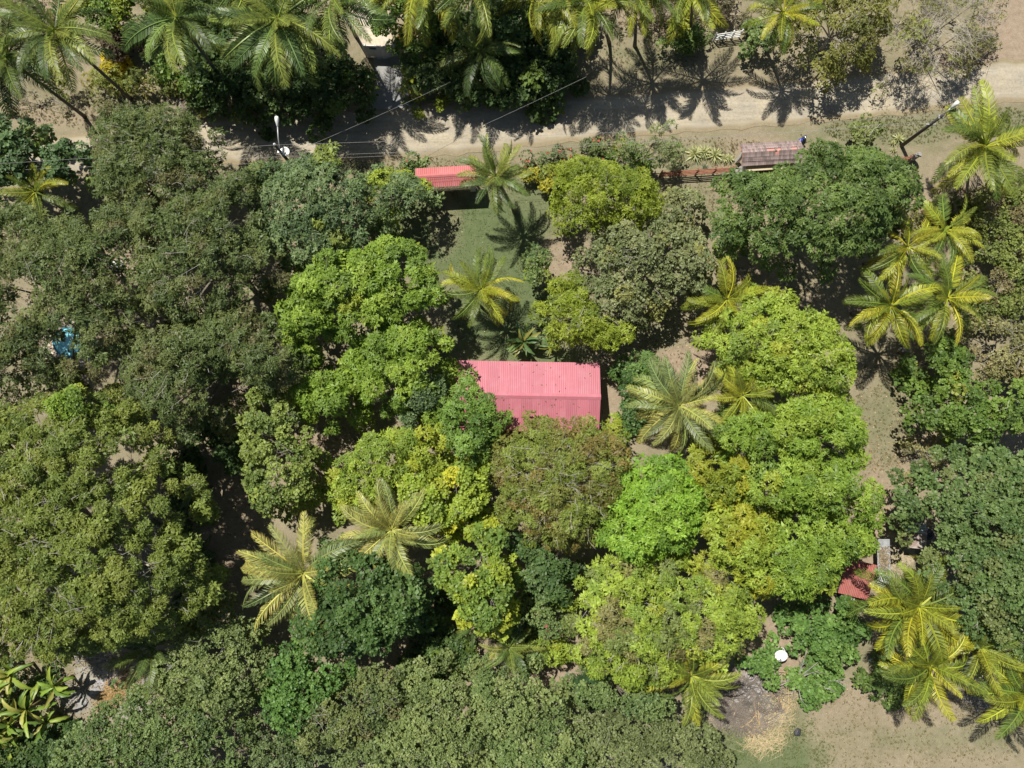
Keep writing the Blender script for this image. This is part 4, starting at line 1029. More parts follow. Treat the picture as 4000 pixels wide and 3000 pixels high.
palm('shaded young palm frond crown under the yellow-leaved tree', (1860, 2440), 3.0, 1.6, 'deep', None, n=9, trunk_r=.08)
palm('palm with grey dead fronds beside the brush pile', (2700, 2640), 6.2, 2.9, 'bright', None, n=16, wind=(D(-90), .25), dead=6)
palm('golden palm beside the red-roofed hut', (3590, 2370), 6.8, 3.8, 'yellow', None, n=20, wind=(D(175), .55))
palm('golden palm south of the hut palm with spent flower stalks', (3630, 2600), 6.5, 3.3, 'yellow', None, n=19, wind=(D(-160), .35), nuts=2)
palm('green palm over the weathered tin shed', (3830, 2530), 6.2, 2.7, 'bright', None, n=15, wind=(D(-60), .3))
palm('golden palm at the edge of the dry field above the grey branches', (4010, 2710), 6.0, 3.3, 'yellow', None, n=18, wind=(D(160), .4))
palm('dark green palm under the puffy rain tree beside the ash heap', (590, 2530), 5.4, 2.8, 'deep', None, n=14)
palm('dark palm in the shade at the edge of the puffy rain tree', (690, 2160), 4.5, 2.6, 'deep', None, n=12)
palm('young palm beneath the feathery canopy by the roadside wire', (140, 750), 5.0, 2.4, 'bright', None, n=12, wind=(D(160), .2))
def areca(label, px, h, R, pal='bright', n=10):
    return palm(label, px, h, R, pal, None, n=n, name='areca_palm', trunk_r=.06, cat='palm', young=.35)
areca('small feather palm on the left edge of the driveway', (1400, 320), 2.2, 1.5, 'green', 12)
areca('small feather palm on the right edge of the driveway', (1610, 300), 2.0, 1.3, 'bright', 11)
areca('lower small feather palm on the right edge of the driveway', (1600, 345), 1.5, 1.1, 'bright', 9)

# ------------------------------------------------------------------ bananas, agaves, fan palm
def blade_mesh(name, L, W, bend, fold, rg, rag=.15, n=9):
    """large paddle leaf along +X with a channelled midrib and a frayed edge"""
    V, C = [], []
    p = Vector((0, 0, 0)); a = 0
    for i in range(n + 1):
        t = i / n
        w = W * math.sin(math.pi * min(1, (t * .93 + .05))) ** .55 * (1 + rg.uniform(-rag, rag))
        a = -bend * t ** 1.3
        up = Vector((-math.sin(a), 0, math.cos(a)))
        for s_, k in ((-1, 1), (0, 0), (1, 1)):
            V.append(p + Vector((0, s_ * w * .5 * math.cos(fold), 0)) + up * (k * w * .5 * math.sin(fold)))
            sh = 1.35 if s_ == 0 else rg.uniform(.8, 1.15)
            C.append((sh, sh, sh))
        p = p + Vector((math.cos(a), 0, math.sin(a))) * (L / n)
    Q = []
    for i in range(n):
        for j in range(2):
            Q.append((i * 3 + j, i * 3 + j + 1, (i + 1) * 3 + j + 1, (i + 1) * 3 + j))
    me = np_mesh(name, np.array([tuple(v) for v in V]), np.array(Q), np.array(C))
    me.materials.append(M['frond'])
    return me
brg = np.random.default_rng(77)
BLADES = [blade_mesh('leaf', 1, .21, b_, f_, brg, .28, 11) for b_, f_ in ((.9, .5), (1.4, .3), (1.8, .7), (.6, .6))]
def banana(label, px, h, R, cols, n=8, seed=0, el=(-5, 75), width=1.0, name='banana_plant', cat='banana plant', dead=2):
    rg = np.random.default_rng(900 + seed)
    b_ = P(*px, 0)
    root = thing(name, b_, label, cat)
    MB().tube([(0, 0, -.05), (.03, 0, h * .5), (.05, .02, h)], [.13, .11, .06], 8).build('stem', M['banana_stem'], root, smooth=True)
    n = int(n * 1.5)
    for i in range(n):
        az = i * 2.39996 + rg.normal(0, .5); L = R * rg.uniform(.75, 1.15)
        c = cols[rg.integers(len(cols))]
        o = link('leaf', BLADES[rg.integers(4)], None, root, (.05, .02, h), Euler((rg.normal(0, .5), -math.radians(rg.uniform(*el)), az)), (L, L * width, L))
        v = rg.uniform(.85, 1.15); o.color = (c[0] * v, c[1] * v, c[2] * v, 1)
    for i in range(dead):
        az = rg.uniform(0, 6.28)
        o = link('leaf', BLADES[2], None, root, (0, 0, h * .9), Euler((rg.normal(0, .6), math.radians(50), az)), (R * .8, R * .5, R * .8))
        o.color = (.22, .16, .09, 1); o['label'] = 'withered brown leaf'
    return root
M['banana_stem'] = surf('banana_stem', (.12, .13, .04), (.25, .2, .09), 5, .7)
BAN = [(.15, .235, .03), (.22, .29, .045), (.10, .165, .03), (.30, .30, .07)]
BAN2 = [(.08, .14, .045), (.12, .18, .05), (.20, .20, .05)]
banana('banana plant nearest the concrete slab with torn drooping leaves', (285, 2640), 2.4, 1.7, BAN, 8, 1)
banana('banana plant leaning out below the slab over a dry trunk', (190, 2720), 2.8, 1.9, BAN, 9, 2)
banana('banana plant at the left end of the banana row under the rain tree', (50, 2660), 3.0, 2.1, BAN, 9, 3)
banana('dense banana plant at the lower left of the banana row', (50, 2800), 2.8, 2.0, BAN, 10, 4)
banana('banana plant between the slab and the rain tree shade', (130, 2590), 2.8, 1.9, BAN, 8, 5)
banana('low banana plant at the shaded bottom end of the row', (90, 2880), 1.8, 1.4, BAN, 7, 6)
banana('banana plant with upright leaves behind the weeds at the row end', (-20, 2730), 3.2, 2.0, BAN, 9, 21)
banana('banana plant in the middle of the banana row', (120, 2780), 2.6, 1.8, BAN, 8, 22)
banana('half-fallen banana plant beside the dry banana trunks', (230, 2790), 1.6, 1.5, BAN, 6, 23)
banana('heliconia clump with yellow-edged leaves on the lawn in front of the house', (2040, 1345), 1.6, 1.5, BAN2, 16, 7, (20, 70), .9, 'heliconia', 'plant', 3)
banana('small yellow-edged heliconia right of the larger clump on the lawn', (2150, 1360), 1.2, 1.1, BAN2, 7, 8, (10, 60), .8, 'heliconia', 'plant', 1)
banana('banana plant with glossy pale leaves in the dark western hollow', (820, 1905), 2.4, 1.7, [(.10, .15, .07), (.13, .19, .09)], 11, 9)
banana('leafy dark plant in the hollow under the feathery trees', (840, 1450), 2.0, 1.3, [(.05, .09, .03), (.07, .12, .04)], 12, 10, name='ginger_plant', cat='plant', dead=0, width=.6)
banana('small banana plant in front of the long-fronded palm', (1040, 2470), 1.4, 1.1, BAN, 5, 11)

def spike_mesh(name, W, bend):
    me_v = [(0, -W * .35, 0), (0, W * .35, 0), (.5, -W * .5, -.03 * bend), (.5, W * .5, -.03 * bend), (1, 0, -.28 * bend), (.5, 0, -.03 * bend - .02), (0, 0, -.02)]
    q = [(0, 2, 5, 6), (6, 5, 3, 1), (2, 4, 5, 5), (5, 4, 3, 3)]
    mb = MB(); mb.add(me_v, [(0, 2, 5, 6), (6, 5, 3, 1), (2, 4, 5), (5, 4, 3)])
    me = mb.mesh(name)
    a = me.color_attributes.new('Col', 'FLOAT_COLOR', 'POINT')
    a.data.foreach_set('color', np.ones((7, 4), np.float32).ravel())
    me.materials.append(M['frond'])
    return me
SPIKE = [spike_mesh('leaf', .14, 1), spike_mesh('leaf', .12, .4), spike_mesh('leaf', .15, 1.8)]
def agave(label, px, R, cols, n=30, seed=0, name='agave', cat='agave'):
    rg = np.random.default_rng(1500 + seed)
    root = thing(name, P(*px, 0), label, cat, 'rosette plants')
    MB().lathe([(.001, -.03), (.10, 0), (.12, .12), (.06, .25), (.001, .28)], n=8).build('core', M['banana_stem'], root, smooth=True)
    for i in range(n):
        t = (i + .5) / n
        az = i * 2.39996; el = 78 - 72 * t + rg.normal(0, 5)
        c = cols[i % len(cols)]; L = R * (.7 + .35 * t) * rg.uniform(.9, 1.1)
        o = link('leaf', SPIKE[rg.integers(3)], None, root, (0, 0, .12 + .1 * (1 - t)), Euler((0, -math.radians(el), az)), (L, L, L))
        o.color = (*c, 1)
    return root
CREAM = [(.52, .50, .26), (.45, .46, .20), (.22, .28, .10)]
BLUEG = [(.07, .11, .085), (.10, .15, .11), (.05, .08, .06)]
agave('large cream-striped agave at the left end of the row above the rail fence', (2712, 604), .85, CREAM, 34, 1)
agave('cream-striped agave squeezed second in the row above the rail fence', (2748, 598), .75, CREAM, 30, 2)
agave('cream-striped agave standing third in the row above the rail fence', (2790, 610), .80, CREAM, 32, 3)
agave('small cream-striped agave fourth in the row above the rail fence', (2826, 622), .5, CREAM, 22, 4)
agave('small cream-striped agave beside the stone wing wall', (2846, 624), .55, CREAM, 22, 5)
agave('cream-striped agave at the foot of the wooden lamp pole', (3505, 547), .6, CREAM, 28, 6)
agave('small cream-striped agave left of the lamp pole agave', (3483, 562), .35, CREAM, 18, 7)
agave('cream-striped agave half hidden by the dark mango right of the tiled gate', (3262, 570), .45, CREAM, 22, 8)
agave('small cream agave on the right-hand rail fence', (3487, 590), .35, CREAM, 18, 9)
agave('dark blue-green agave below the bronze shrub', (490, 240), 1.05, BLUEG, 36, 10)
agave('blue-green agave right of the darker agave', (585, 235), 1.0, [(.13, .19, .11), (.10, .15, .09)], 30, 11)
agave('pale silver-green rosette plant beside the driveway mouth', (1690, 340), .45, [(.30, .36, .25), (.24, .30, .2)], 26, 12)
agave('small blue-green rosette inside the rail fence', (2752, 660), .45, BLUEG + [(.15, .2, .13)], 18, 13)

def fan_leaf_mesh(name, n=30):
    mb = MB(); cols = []
    for i in range(n):
        a = math.radians(-140 + 280 * i / (n - 1)); w = math.radians(3.9)
        d = Vector((math.cos(a), math.sin(a), 0)); e1 = Vector((math.cos(a - w), math.sin(a - w), 0)); e2 = Vector((math.cos(a + w), math.sin(a + w), 0))
        L = 1 - .18 * abs(math.sin(a / 2))
        mb.add([Vector((0, 0, 0)), e1 * .6 * L - Vector((0, 0, .03)), d * .62 * L + Vector((0, 0, .03)), e2 * .6 * L - Vector((0, 0, .03)), d * L - Vector((0, 0, .14))], [(0, 1, 2), (0, 2, 3), (1, 4, 2), (2, 4, 3)])
        cols += [(1, 1, 1)] * 5
    me = mb.mesh(name)
    a = me.color_attributes.new('Col', 'FLOAT_COLOR', 'POINT')
    a.data.foreach_set('color', np.array([(*c, 1) for c in cols], np.float32).ravel())
    me.materials.append(M['frond'])
    return me
FAN = fan_leaf_mesh('leaf')
root = thing('fan_palm', P(2290, 2640, 0), 'dark green fan palm half hidden under the flowering mango', 'fan palm')
MB().tube([(0, 0, -.05), (0, 0, 1.6), (0, 0, 2.9)], [.12, .10, .09], 8).build('trunk', M['palm_bark'], root, smooth=True)
frg2 = np.random.default_rng(5)
for i in range(9):
    az = i * 2.4 + 2.9; el = math.radians(10 + 6 * i); L = .75
    d = Vector((math.cos(az) * math.cos(el), math.sin(az) * math.cos(el), math.sin(el)))
    MB().tube([Vector((0, 0, 2.85)), Vector((0, 0, 2.85)) + d * L], .018, 4).build('stalk', M['banana_stem'], root)
    o = link('leaf', FAN, None, root, Vector((0, 0, 2.85)) + d * L, Euler((frg2.normal(0, .25), -el + .5, az)), (1.05, 1.05, 1.05))
    o.color = (.055, .11, .045, 1)
# ------------------------------------------------------------------ buildings and man-made things
def corrugated(name, w, l, waves, amp=.022, thick=True):
    """sheet w wide (X) by l long (Y), ridges running along Y, origin at its centre"""
    n = waves * 4
    V, Fc = [], []
    for i in range(n + 1):
        x = -w / 2 + w * i / n
        z = amp * math.sin(2 * math.pi * i / 4)
        V += [(x, -l / 2, z), (x, l / 2, z)]
    for i in range(n):
        Fc.append((2 * i, 2 * i + 2, 2 * i + 3, 2 * i + 1))
    mb = MB(); mb.add(V, Fc)
    return mb.mesh(name)

def frame_z(root_rz):
    return Matrix.Rotation(root_rz, 3, 'Z')

# --- main house: pink sheet gable roof
EZ, RZ_ = 2.55, 3.45
nw, ne = P(1775, 1408, EZ), P(2342, 1418, EZ)
ang = math.atan2(ne.y - nw.y, ne.x - nw.x)
ridge_pt = P(2060, 1546, RZ_)
mid_n = (nw + ne) / 2
ax_y = Vector((-math.sin(ang), math.cos(ang), 0))
half = (mid_n - ridge_pt).dot(ax_y)
width = (ne - nw).length
ctr = Vector((mid_n.x, mid_n.y, 0)) - ax_y * half
house = thing('house', ctr, 'house with pink corrugated sheet gable roof beside the lawn', 'house', rz=ang)
nsh = 13
sw = width / nsh
slope_l = math.hypot(half, RZ_ - EZ)
pitch = math.atan2(RZ_ - EZ, half)
sheet = corrugated('roof_sheet', sw + .02, slope_l + .02, 6, .008)
for sgn in (1, -1):
    for i in range(nsh):
        x = -width / 2 + sw * (i + .5)
        o = link('roof_sheet', sheet, M['pink_roof'], house, (x, sgn * half / 2, (EZ + RZ_) / 2 + (.006 if i % 2 else 0)), Euler((-sgn * pitch, 0, 0)))
MB().add([(-width / 2 - .03, -.2, RZ_ - .055), (-width / 2 - .03, 0, RZ_ + .06), (-width / 2 - .03, .2, RZ_ - .055), (width / 2 + .03, -.2, RZ_ - .055), (width / 2 + .03, 0, RZ_ + .06), (width / 2 + .03, .2, RZ_ - .055)],
         [(0, 3, 4, 1), (1, 4, 5, 2), (0, 1, 2), (3, 5, 4)]).build('ridge_cap', M['pink_roof'], house)
bw, bd = width / 2 - .45, half - .5
wz = EZ - .02
wall = MB()
for (x0, y0, x1, y1) in ((-bw, -bd, bw, -bd), (bw, -bd, bw, bd), (bw, bd, -bw, bd), (-bw, bd, -bw, -bd)):
    d = Vector((x1 - x0, y1 - y0, 0)); L = d.length
    wall.box(((x0 + x1) / 2, (y0 + y1) / 2, wz / 2 - .04), (L - .17 if abs(d.y) > abs(d.x) else L + .15, .15, wz + .08), math.atan2(d.y, d.x))
wall.build('wall', M['cream'], house)
for sx in (-1, 1):
    MB().add([(sx * bw, -bd, wz + .01), (sx * bw, bd, wz + .01), (sx * bw, 0, RZ_ - .15), (sx * (bw - .12), -bd, wz + .01), (sx * (bw - .12), bd, wz + .01), (sx * (bw - .12), 0, RZ_ - .15)],
             [(0, 1, 2), (5, 4, 3), (0, 2, 5, 3), (1, 4, 5, 2)]).build('gable', M['cream'], house)
dm = surf('door_wood', (.10, .055, .03), (.17, .09, .05), 6, .6)
dr = MB().box((1.0, bd + .10, 1.0), (.95, .05, 2.0)).build('door', dm, house)
MB().tube([(1.36, bd + .15, 1.0), (1.36, bd + .15, 1.12)], .02, 6).build('handle', M['chrome'], dr)
glass = surf('window_glass', (.03, .05, .06), (.05, .07, .08), 2, .1, spec=.8)
for x in (-3.2, -1.2, 3.0):
    wnd = MB().box((x, bd + .095, 1.35), (1.1, .04, 1.0)).build('window', M['white_wood'], house)
    MB().box((x, bd + .12, 1.35), (.98, .02, .88)).build('pane', glass, wnd)
eb = MB()
eb.box((0, half - .05, EZ - .10), (width - .1, .04, .14)); eb.build('fascia', M['pink_roof'], house)

lt = np.random.default_rng(18)
n_ = 90
lx = lt.uniform(-width / 2, width / 2 * .95, n_); ly = np.abs(lt.normal(0, .5, n_)) * -half * .9
ly = np.clip(ly, -half * .95, -.05)
ly[:30] = np.abs(lt.uniform(.1, half * .9, 30))
lz = RZ_ - (RZ_ - EZ) * np.abs(ly) / half + .03
ca_, sa_ = math.cos(ang), math.sin(ang)
pp = np.stack([ctr.x + lx * ca_ - ly * sa_, ctr.y + lx * sa_ + ly * ca_, lz], 1)
v_, q_, c_ = rosettes(pp, unit(np.tile([0, 0, 1.], (n_, 1)) + lt.normal(0, .2, (n_, 3))), 1, .17, .07, 86, 0, 0, lt, np.tile([.22, .16, .08], (n_, 1)))
tag(link('roof_litter', np_mesh('roof_litter', v_, q_, c_), M['leaf']), 'fallen leaves lying on the pink house roof', 'leaf litter', None, 'stuff')

# --- red-roofed gate shelter with bamboo picket gate
def P2(u, v, z): return P(u, v, z)
gz, gr = 2.55, 2.95
a, b_ = P(1623, 658, gz), P(1857, 645, gz)
g_ang = math.atan2(b_.y - a.y, b_.x - a.x)
ay = Vector((-math.sin(g_ang), math.cos(g_ang), 0))
sv_ = P(1760, 727, gz)
dep = ((a + b_) / 2 - sv_).dot(ay)
gw = (b_ - a).length
gc = (a + b_) / 2 - ay * dep / 2; gc.z = 0
gate = thing('gate_shelter', gc, 'small coral-red roofed entrance shelter with bamboo gate on the road side of the lawn', 'gate', rz=g_ang)
ns2 = 5; sw2 = gw / ns2
sl2 = math.hypot(dep / 2, gr - gz); pt2 = math.atan2(gr - gz, dep / 2)
sheet2 = corrugated('roof_sheet', sw2 + .02, sl2 + .02, 6, .018)
for sgn in (1, -1):
    for i in range(ns2):
        link('roof_sheet', sheet2, M['coral_roof'], gate, (-gw / 2 + sw2 * (i + .5), sgn * dep / 4, (gz + gr) / 2 + (.005 if i % 2 else 0)), Euler((-sgn * pt2, 0, 0)))
MB().add([(-gw / 2 - .02, -.13, gr - .035), (-gw / 2 - .02, 0, gr + .045), (-gw / 2 - .02, .13, gr - .035), (gw / 2 + .02, -.13, gr - .035), (gw / 2 + .02, 0, gr + .045), (gw / 2 + .02, .13, gr - .035)],
         [(0, 3, 4, 1), (1, 4, 5, 2), (0, 1, 2), (3, 5, 4)]).build('ridge_cap', M['coral_roof'], gate)
for sx in (-1, 1):
    MB().box((sx * (gw / 2 - .35), -.25, 1.22), (.38, .42, 2.52)).build('pillar', M['pillar'], gate)
    MB().box((sx * (gw / 2 - .35), .45, 1.22), (.14, .14, 2.52)).build('post', M['dark_wood'], gate)
for y in (-.62, .62):
    MB().box((0, y * dep / 1.8, gz - .07), (gw - .2, .1, .12)).build('beam', M['dark_wood'], gate)
pk = MB().tube([(0, 0, 0), (0, 0, 1.95)], [.036, .032], 6).mesh('slat')
gy = -.12
npk = 30
for i in range(npk):
    x = -gw / 2 + .68 + (gw - 1.36) * i / (npk - 1)
    link('slat', pk, M['slat'], gate, (x, gy, .05 + (i % 3) * .015), Euler((0, random.uniform(-.012, .012), 0)))
for z in (.25, 1.0, 1.75):
    MB().tube([(-gw / 2 + .6, gy - .06, z), (0, gy - .06, z + .02), (gw / 2 - .6, gy - .06, z)], .035, 6).build('rail', M['slat'], gate)

# --- tile-roofed gate with stone wings
tz, tr = 2.75, 3.25
a, b_ = P(2890, 566, tz), P(3126, 551, tz)
t_ang = math.atan2(b_.y - a.y, b_.x - a.x)
ay = Vector((-math.sin(t_ang), math.cos(t_ang), 0))
sv_ = P(3010, 640, tz)
dep = ((a + b_) / 2 - sv_).dot(ay); tw = (b_ - a).length
tc_ = (a + b_) / 2 - ay * dep / 2; tc_.z = 0
tg = thing('tiled_gate', tc_, 'gate with brown shingle roof and broken ridge beside the dark mango', 'gate', rz=t_ang)
pt3 = math.atan2(tr - tz, dep / 2); sl3 = math.hypot(dep / 2, tr - tz)
for sgn in (1, -1):
    d = MB()
    n_ = Vector((0, math.sin(pt3) * sgn, math.cos(pt3)))
    d.add([(-tw / 2, 0, tr - .03), (tw / 2, 0, tr - .03), (tw / 2, sgn * dep / 2, tz - .03), (-tw / 2, sgn * dep / 2, tz - .03),
           (-tw / 2, 0, tr - .09), (tw / 2, 0, tr - .09), (tw / 2, sgn * dep / 2, tz - .09), (-tw / 2, sgn * dep / 2, tz - .09)],
          [(0, 1, 2, 3), (7, 6, 5, 4), (0, 4, 5, 1), (1, 5, 6, 2), (2, 6, 7, 3), (3, 7, 4, 0)])
    d.build('roof_deck', M['pink_patch'], tg)
tw_n, rows = 30, 3
til = MB().box((0, 0, 0), (tw / tw_n * .96, sl3 / rows * 1.18, .025)).mesh('shingle')
rs = random.Random(3)
for sgn in (1, -1):
    for r in range(rows):
        for i in range(tw_n):
            if r == 0 and sgn == 1 and (i in (12, 13, 14, 15, 17, 18, 24, 25, 26) ): continue
            if r == 0 and sgn == -1 and i in (16, 17): continue
            t = (r + .5) / rows
            off = .012 + .030 + .004 * rs.random()
            y = sgn * (dep / 2) * t; z = tr + (tz - tr) * t
            link('shingle', til, M['tile'], tg, (-tw / 2 + tw / tw_n * (i + .5), y + sgn * math.sin(pt3) * off, z + off * math.cos(pt3)),
                 Euler((-sgn * (pt3 - .06) + rs.uniform(-.015, .015), 0, rs.uniform(-.03, .03))))
MB().box((.1, -dep / 2 - .12, 2.35), (tw * .86, .42, .16)).build('lintel', M['cream'], tg)
for sx in (-1, 1):
    MB().box((sx * (tw / 2 - .5), -dep / 2 + .1, 1.1), (.4, .45, 2.32)).build('pillar', M['pillar'], tg)
    MB().box((sx * (tw / 2 - .5), dep / 2 - .35, 1.28), (.25, .25, 2.68)).build('pillar', M['pillar'], tg)
gl = MB(); gl.box((0, -.1, 1.0), (tw - 1.5, .06, 1.8)); gl.build('gate_leaf', M['rail'], tg)

def stone_wall(label, pts, seed):
    """low wall of rough stones along world points (x, y, height)"""
    rs = random.Random(seed)
    root = thing('stone_wall', (pts[0][0], pts[0][1], 0), label, 'wall')
    meshes = []
    for k in range(5):
        mb = MB(); V = []
        for z, sc in ((-.5, .8), (0, 1.0), (.5, .72)):
            for j in range(7):
                an = j * 2 * math.pi / 7 + rs.uniform(-.2, .2)
                V.append((math.cos(an) * .55 * sc * rs.uniform(.85, 1.1), math.sin(an) * .55 * sc * rs.uniform(.85, 1.1), z * rs.uniform(.8, 1.1)))
        Fc = [tuple(range(6, -1, -1)), tuple(range(14, 21))]
        for r_ in range(2):
            for j in range(7):
                Fc.append((r_ * 7 + j, r_ * 7 + (j + 1) % 7, r_ * 7 + 7 + (j + 1) % 7, r_ * 7 + 7 + j))
        mb.add(V, Fc); meshes.append(mb.mesh('stone'))
    core = MB()
    for i in range(len(pts) - 1):
        p, q = Vector(pts[i]), Vector(pts[i + 1])
        d = Vector((q.x - p.x, q.y - p.y, 0)); L = d.length; h_ = (p.z + q.z) / 2
        m_ = (p + q) / 2
        core.box((m_.x - pts[0][0], m_.y - pts[0][1], h_ * .42), (L + .04, .26, h_ * .9), math.atan2(d.y, d.x))
        n_ = max(1, round(L / .3))
        for j in range(n_):
            c = p.lerp(q, (j + .5) / n_); hh = c.z
            z = .14
            while z < hh + .05:
                o = link('stone', meshes[rs.randrange(5)], M['stone'], root, (c.x - pts[0][0] + rs.uniform(-.03, .03), c.y - pts[0][1] + rs.uniform(-.03, .03), z),
                         Euler((rs.uniform(-.15, .15), rs.uniform(-.15, .15), rs.uniform(0, 6))), (.36 * rs.uniform(.85, 1.15), .40, .30))
                z += .27
    core.build('mortar', M['slab'], root)
    return root
w0 = P(2908, 655, 0)
stone_wall('curved rough stone wing wall left of the tiled gate', [(P(2912, 672).x, P(2912, 672).y, 1.7), (P(2895, 672).x, P(2895, 672).y, 1.5), (P(2872, 680).x, P(2872, 680).y, 1.2), (P(2852, 690).x, P(2852, 690).y, .9)], 11)
stone_wall('rough stone fence pillar at the right end of the rail fence', [(P(3535, 633).x, P(3535, 633).y, .8), (P(3552, 627).x, P(3552, 627).y, 1.2), (P(3568, 621).x, P(3568, 621).y, 1.4)], 12)

def rail_fence(label, p0, p1, nspan, hts, mat, name='rail_fence', rr=.05, pr=.07, cat='fence'):
    root = thing(name, p0, label, cat)
    d = p1 - p0
    top = max(hts) + .1
    post = MB().tube([(0, 0, -.1), (0, 0, top)], [pr, pr * .9], 6).mesh('post')
    for i in range(nspan + 1):
        link('post', post, mat, root, d * (i / nspan))
    for h_ in hts:
        for i in range(nspan):
            a_ = d * (i / nspan); b2 = d * ((i + 1) / nspan)
            off = Vector((0, -.085, 0))
            MB().tube([a_ + off + Vector((0, 0, h_ + random.uniform(-.03, .03))), b2 + off + Vector((0, 0, h_ + random.uniform(-.03, .03)))], rr, 6).build('rail', mat, root)
    return root
rail_fence('rusty brown rail fence left of the tiled gate', P(2575, 690, 0), P(2850, 672, 0), 4, (.3, .62, .94, 1.26), M['rail'])
rail_fence('rusty brown rail fence right of the tiled gate under the dark mango edge', P(3230, 650, 0), P(3530, 632, 0), 4, (.3, .62, .94, 1.26), M['rail'])
rail_fence('white painted rail gate beside the roadside bush', P(2785, 160, 0), P(2885, 146, 0), 3, (.3, .58, .86, 1.14), M['white_wood'], 'white_gate', .045, .06, 'gate')

# --- pale sheet driveway gate
a, b_ = P(1440, 222, 0), P(1503, 224, 0)
dg = thing('driveway_gate', a, 'pale double-leaf sheet metal gate closing the concrete driveway', 'gate')
c = P(1556, 216, 0)
def panel(nm, p, q, h_, mat):
    d = q - p
    return MB().box((p + d / 2 - a + Vector((0, 0, h_ / 2 + .08))), (d.length, .05, h_), math.atan2(d.y, d.x)).build(nm, mat, dg)
l1 = panel('gate_leaf', a, b_, 1.75, M['gate_metal'])
l2 = panel('gate_leaf', P(1501, 229, 0), c, 1.8, M['gate_metal'])
dv = (b_ - a)
MB().box((dv * .45 + Vector((0, -.05, 1.45))), (.5, .03, .2), math.atan2(dv.y, dv.x)).build('plate', M['teal'], l1)
for p in (a, c):
    MB().box((p - a + Vector((0, 0, .95))), (.16, .16, 2.0)).build('post', M['pillar'], dg)

# --- lamp poles, dishes and cables
def lamp_pole(label, top_px, h, arm_px, arm_z, att_z, wood, lean=Vector((0, 0, 0))):
    top = P(*top_px, h)
    b_ = Vector((top.x, top.y, 0)) - lean
    root = thing('street_lamp', b_, label, 'street lamp')
    MB().tube([(0, 0, -.1), lean * .5 + Vector((0, 0, h * .5)), lean + Vector((0, 0, h))], [.15, .12, .10], 10).build('pole', wood, root, smooth=True)
    e = P(*arm_px, arm_z) - b_
    s = lean * (att_z / h) + Vector((0, 0, att_z))
    arm = MB().tube([s, s.lerp(e, .5) + Vector((0, 0, .15)), e], .045, 8).build('arm', M['grey_metal'] if wood is M['dark_wood'] else M['white'], root, smooth=True)
    d = (e - s).normalized()
    hd = MB().lathe([(.001, -.05), (.075, 0), (.10, .2), (.14, .32), (.15, .5), (.11, .62), (.001, .66)], e, 12, d).build('lamp_head', M['white'], root, smooth=True)
    MB().box((s + Vector((0, 0, .05))), (.30, .26, .10)).build('clamp', M['grey_metal'], root)
    return root, b_
lp1, b1 = lamp_pole('white-armed street lamp on a dark pole at the road edge by the grey-green mango', (1074, 566), 7.8, (1084, 492), 7.4, 6.6, M['dark_wood'])
ins = MB()
ins.lathe([(.03, 0), (.07, .05), (.04, .1), (.08, .15), (.03, .22), (.001, .24)], (0, 0, 7.8), 10).build('insulator', M['white'], lp1)
base2 = P(3522, 570, 0); top2 = P(3685, 448, 7.4)
lean = Vector((top2.x - base2.x, top2.y - base2.y, 0))
lp2, b2_ = lamp_pole('leaning dark wooden street lamp pole beside the big windswept palm', (3685, 448), 7.4, (3715, 422), 7.7, 6.9, M['dark_wood'], lean)
ca = MB(); ca.box(lean * .72 + Vector((0, 0, 7.4 * .72)), (.7, .09, .09)); ca.build('crossarm', M['grey_plank'], lp2)

def dish(label, px, z, r, aim, mast_h):
    p = P(*px, z)
    root = thing('satellite_dish', (p.x, p.y, z - mast_h), label, 'satellite dish')
    MB().tube([(0, 0, 0), (0, 0, mast_h - .04)], .03, 8).build('mast', M['grey_metal'], root)
    d = Vector(aim).normalized()
    prof = [(.001, -.0)] + [(r * t, .28 * r * t * t) for t in (.25, .5, .75, 1.0)] + [(r * .98, .28 * r + .012), (r * .7, .16 * r + .012), (r * .35, .05 * r + .012), (.001, .014)]
    MB().lathe(prof, (0, 0, mast_h), 28, d).build('reflector', M['white'], root, smooth=True)
    side = Vector((0, 0, 1)).cross(d).normalized() if abs(d.z) < .99 else Vector((1, 0, 0))
    e0 = Vector((0, 0, mast_h)) - d.cross(side) * r * .95 + d * .28 * r
    e1 = Vector((0, 0, mast_h)) + d * r * .9 - d.cross(side) * r * .3
    arm = MB().tube([e0, e1], .014, 6).build('feed_arm', M['black'], root)
    MB().box(e1, (.09, .09, .12)).build('receiver', M['grey_plank'], arm)
    return root
dish('small white satellite dish on the dark street lamp pole', (1115, 591), 6.3, .30, (.1, -.35, .9), .35)
dish('white satellite dish on a short mast beside the bare grey tree', (3050, 2558), 1.5, .46, (-.15, -.3, .9), 1.5)
brk = bpy.data.objects['satellite_dish']
bp_ = brk.location
MB().tube([Vector((0, 0, .03)), Vector((b1.x - bp_.x, b1.y - bp_.y, .03))], .03, 6).build('bracket', M['grey_metal'], brk)

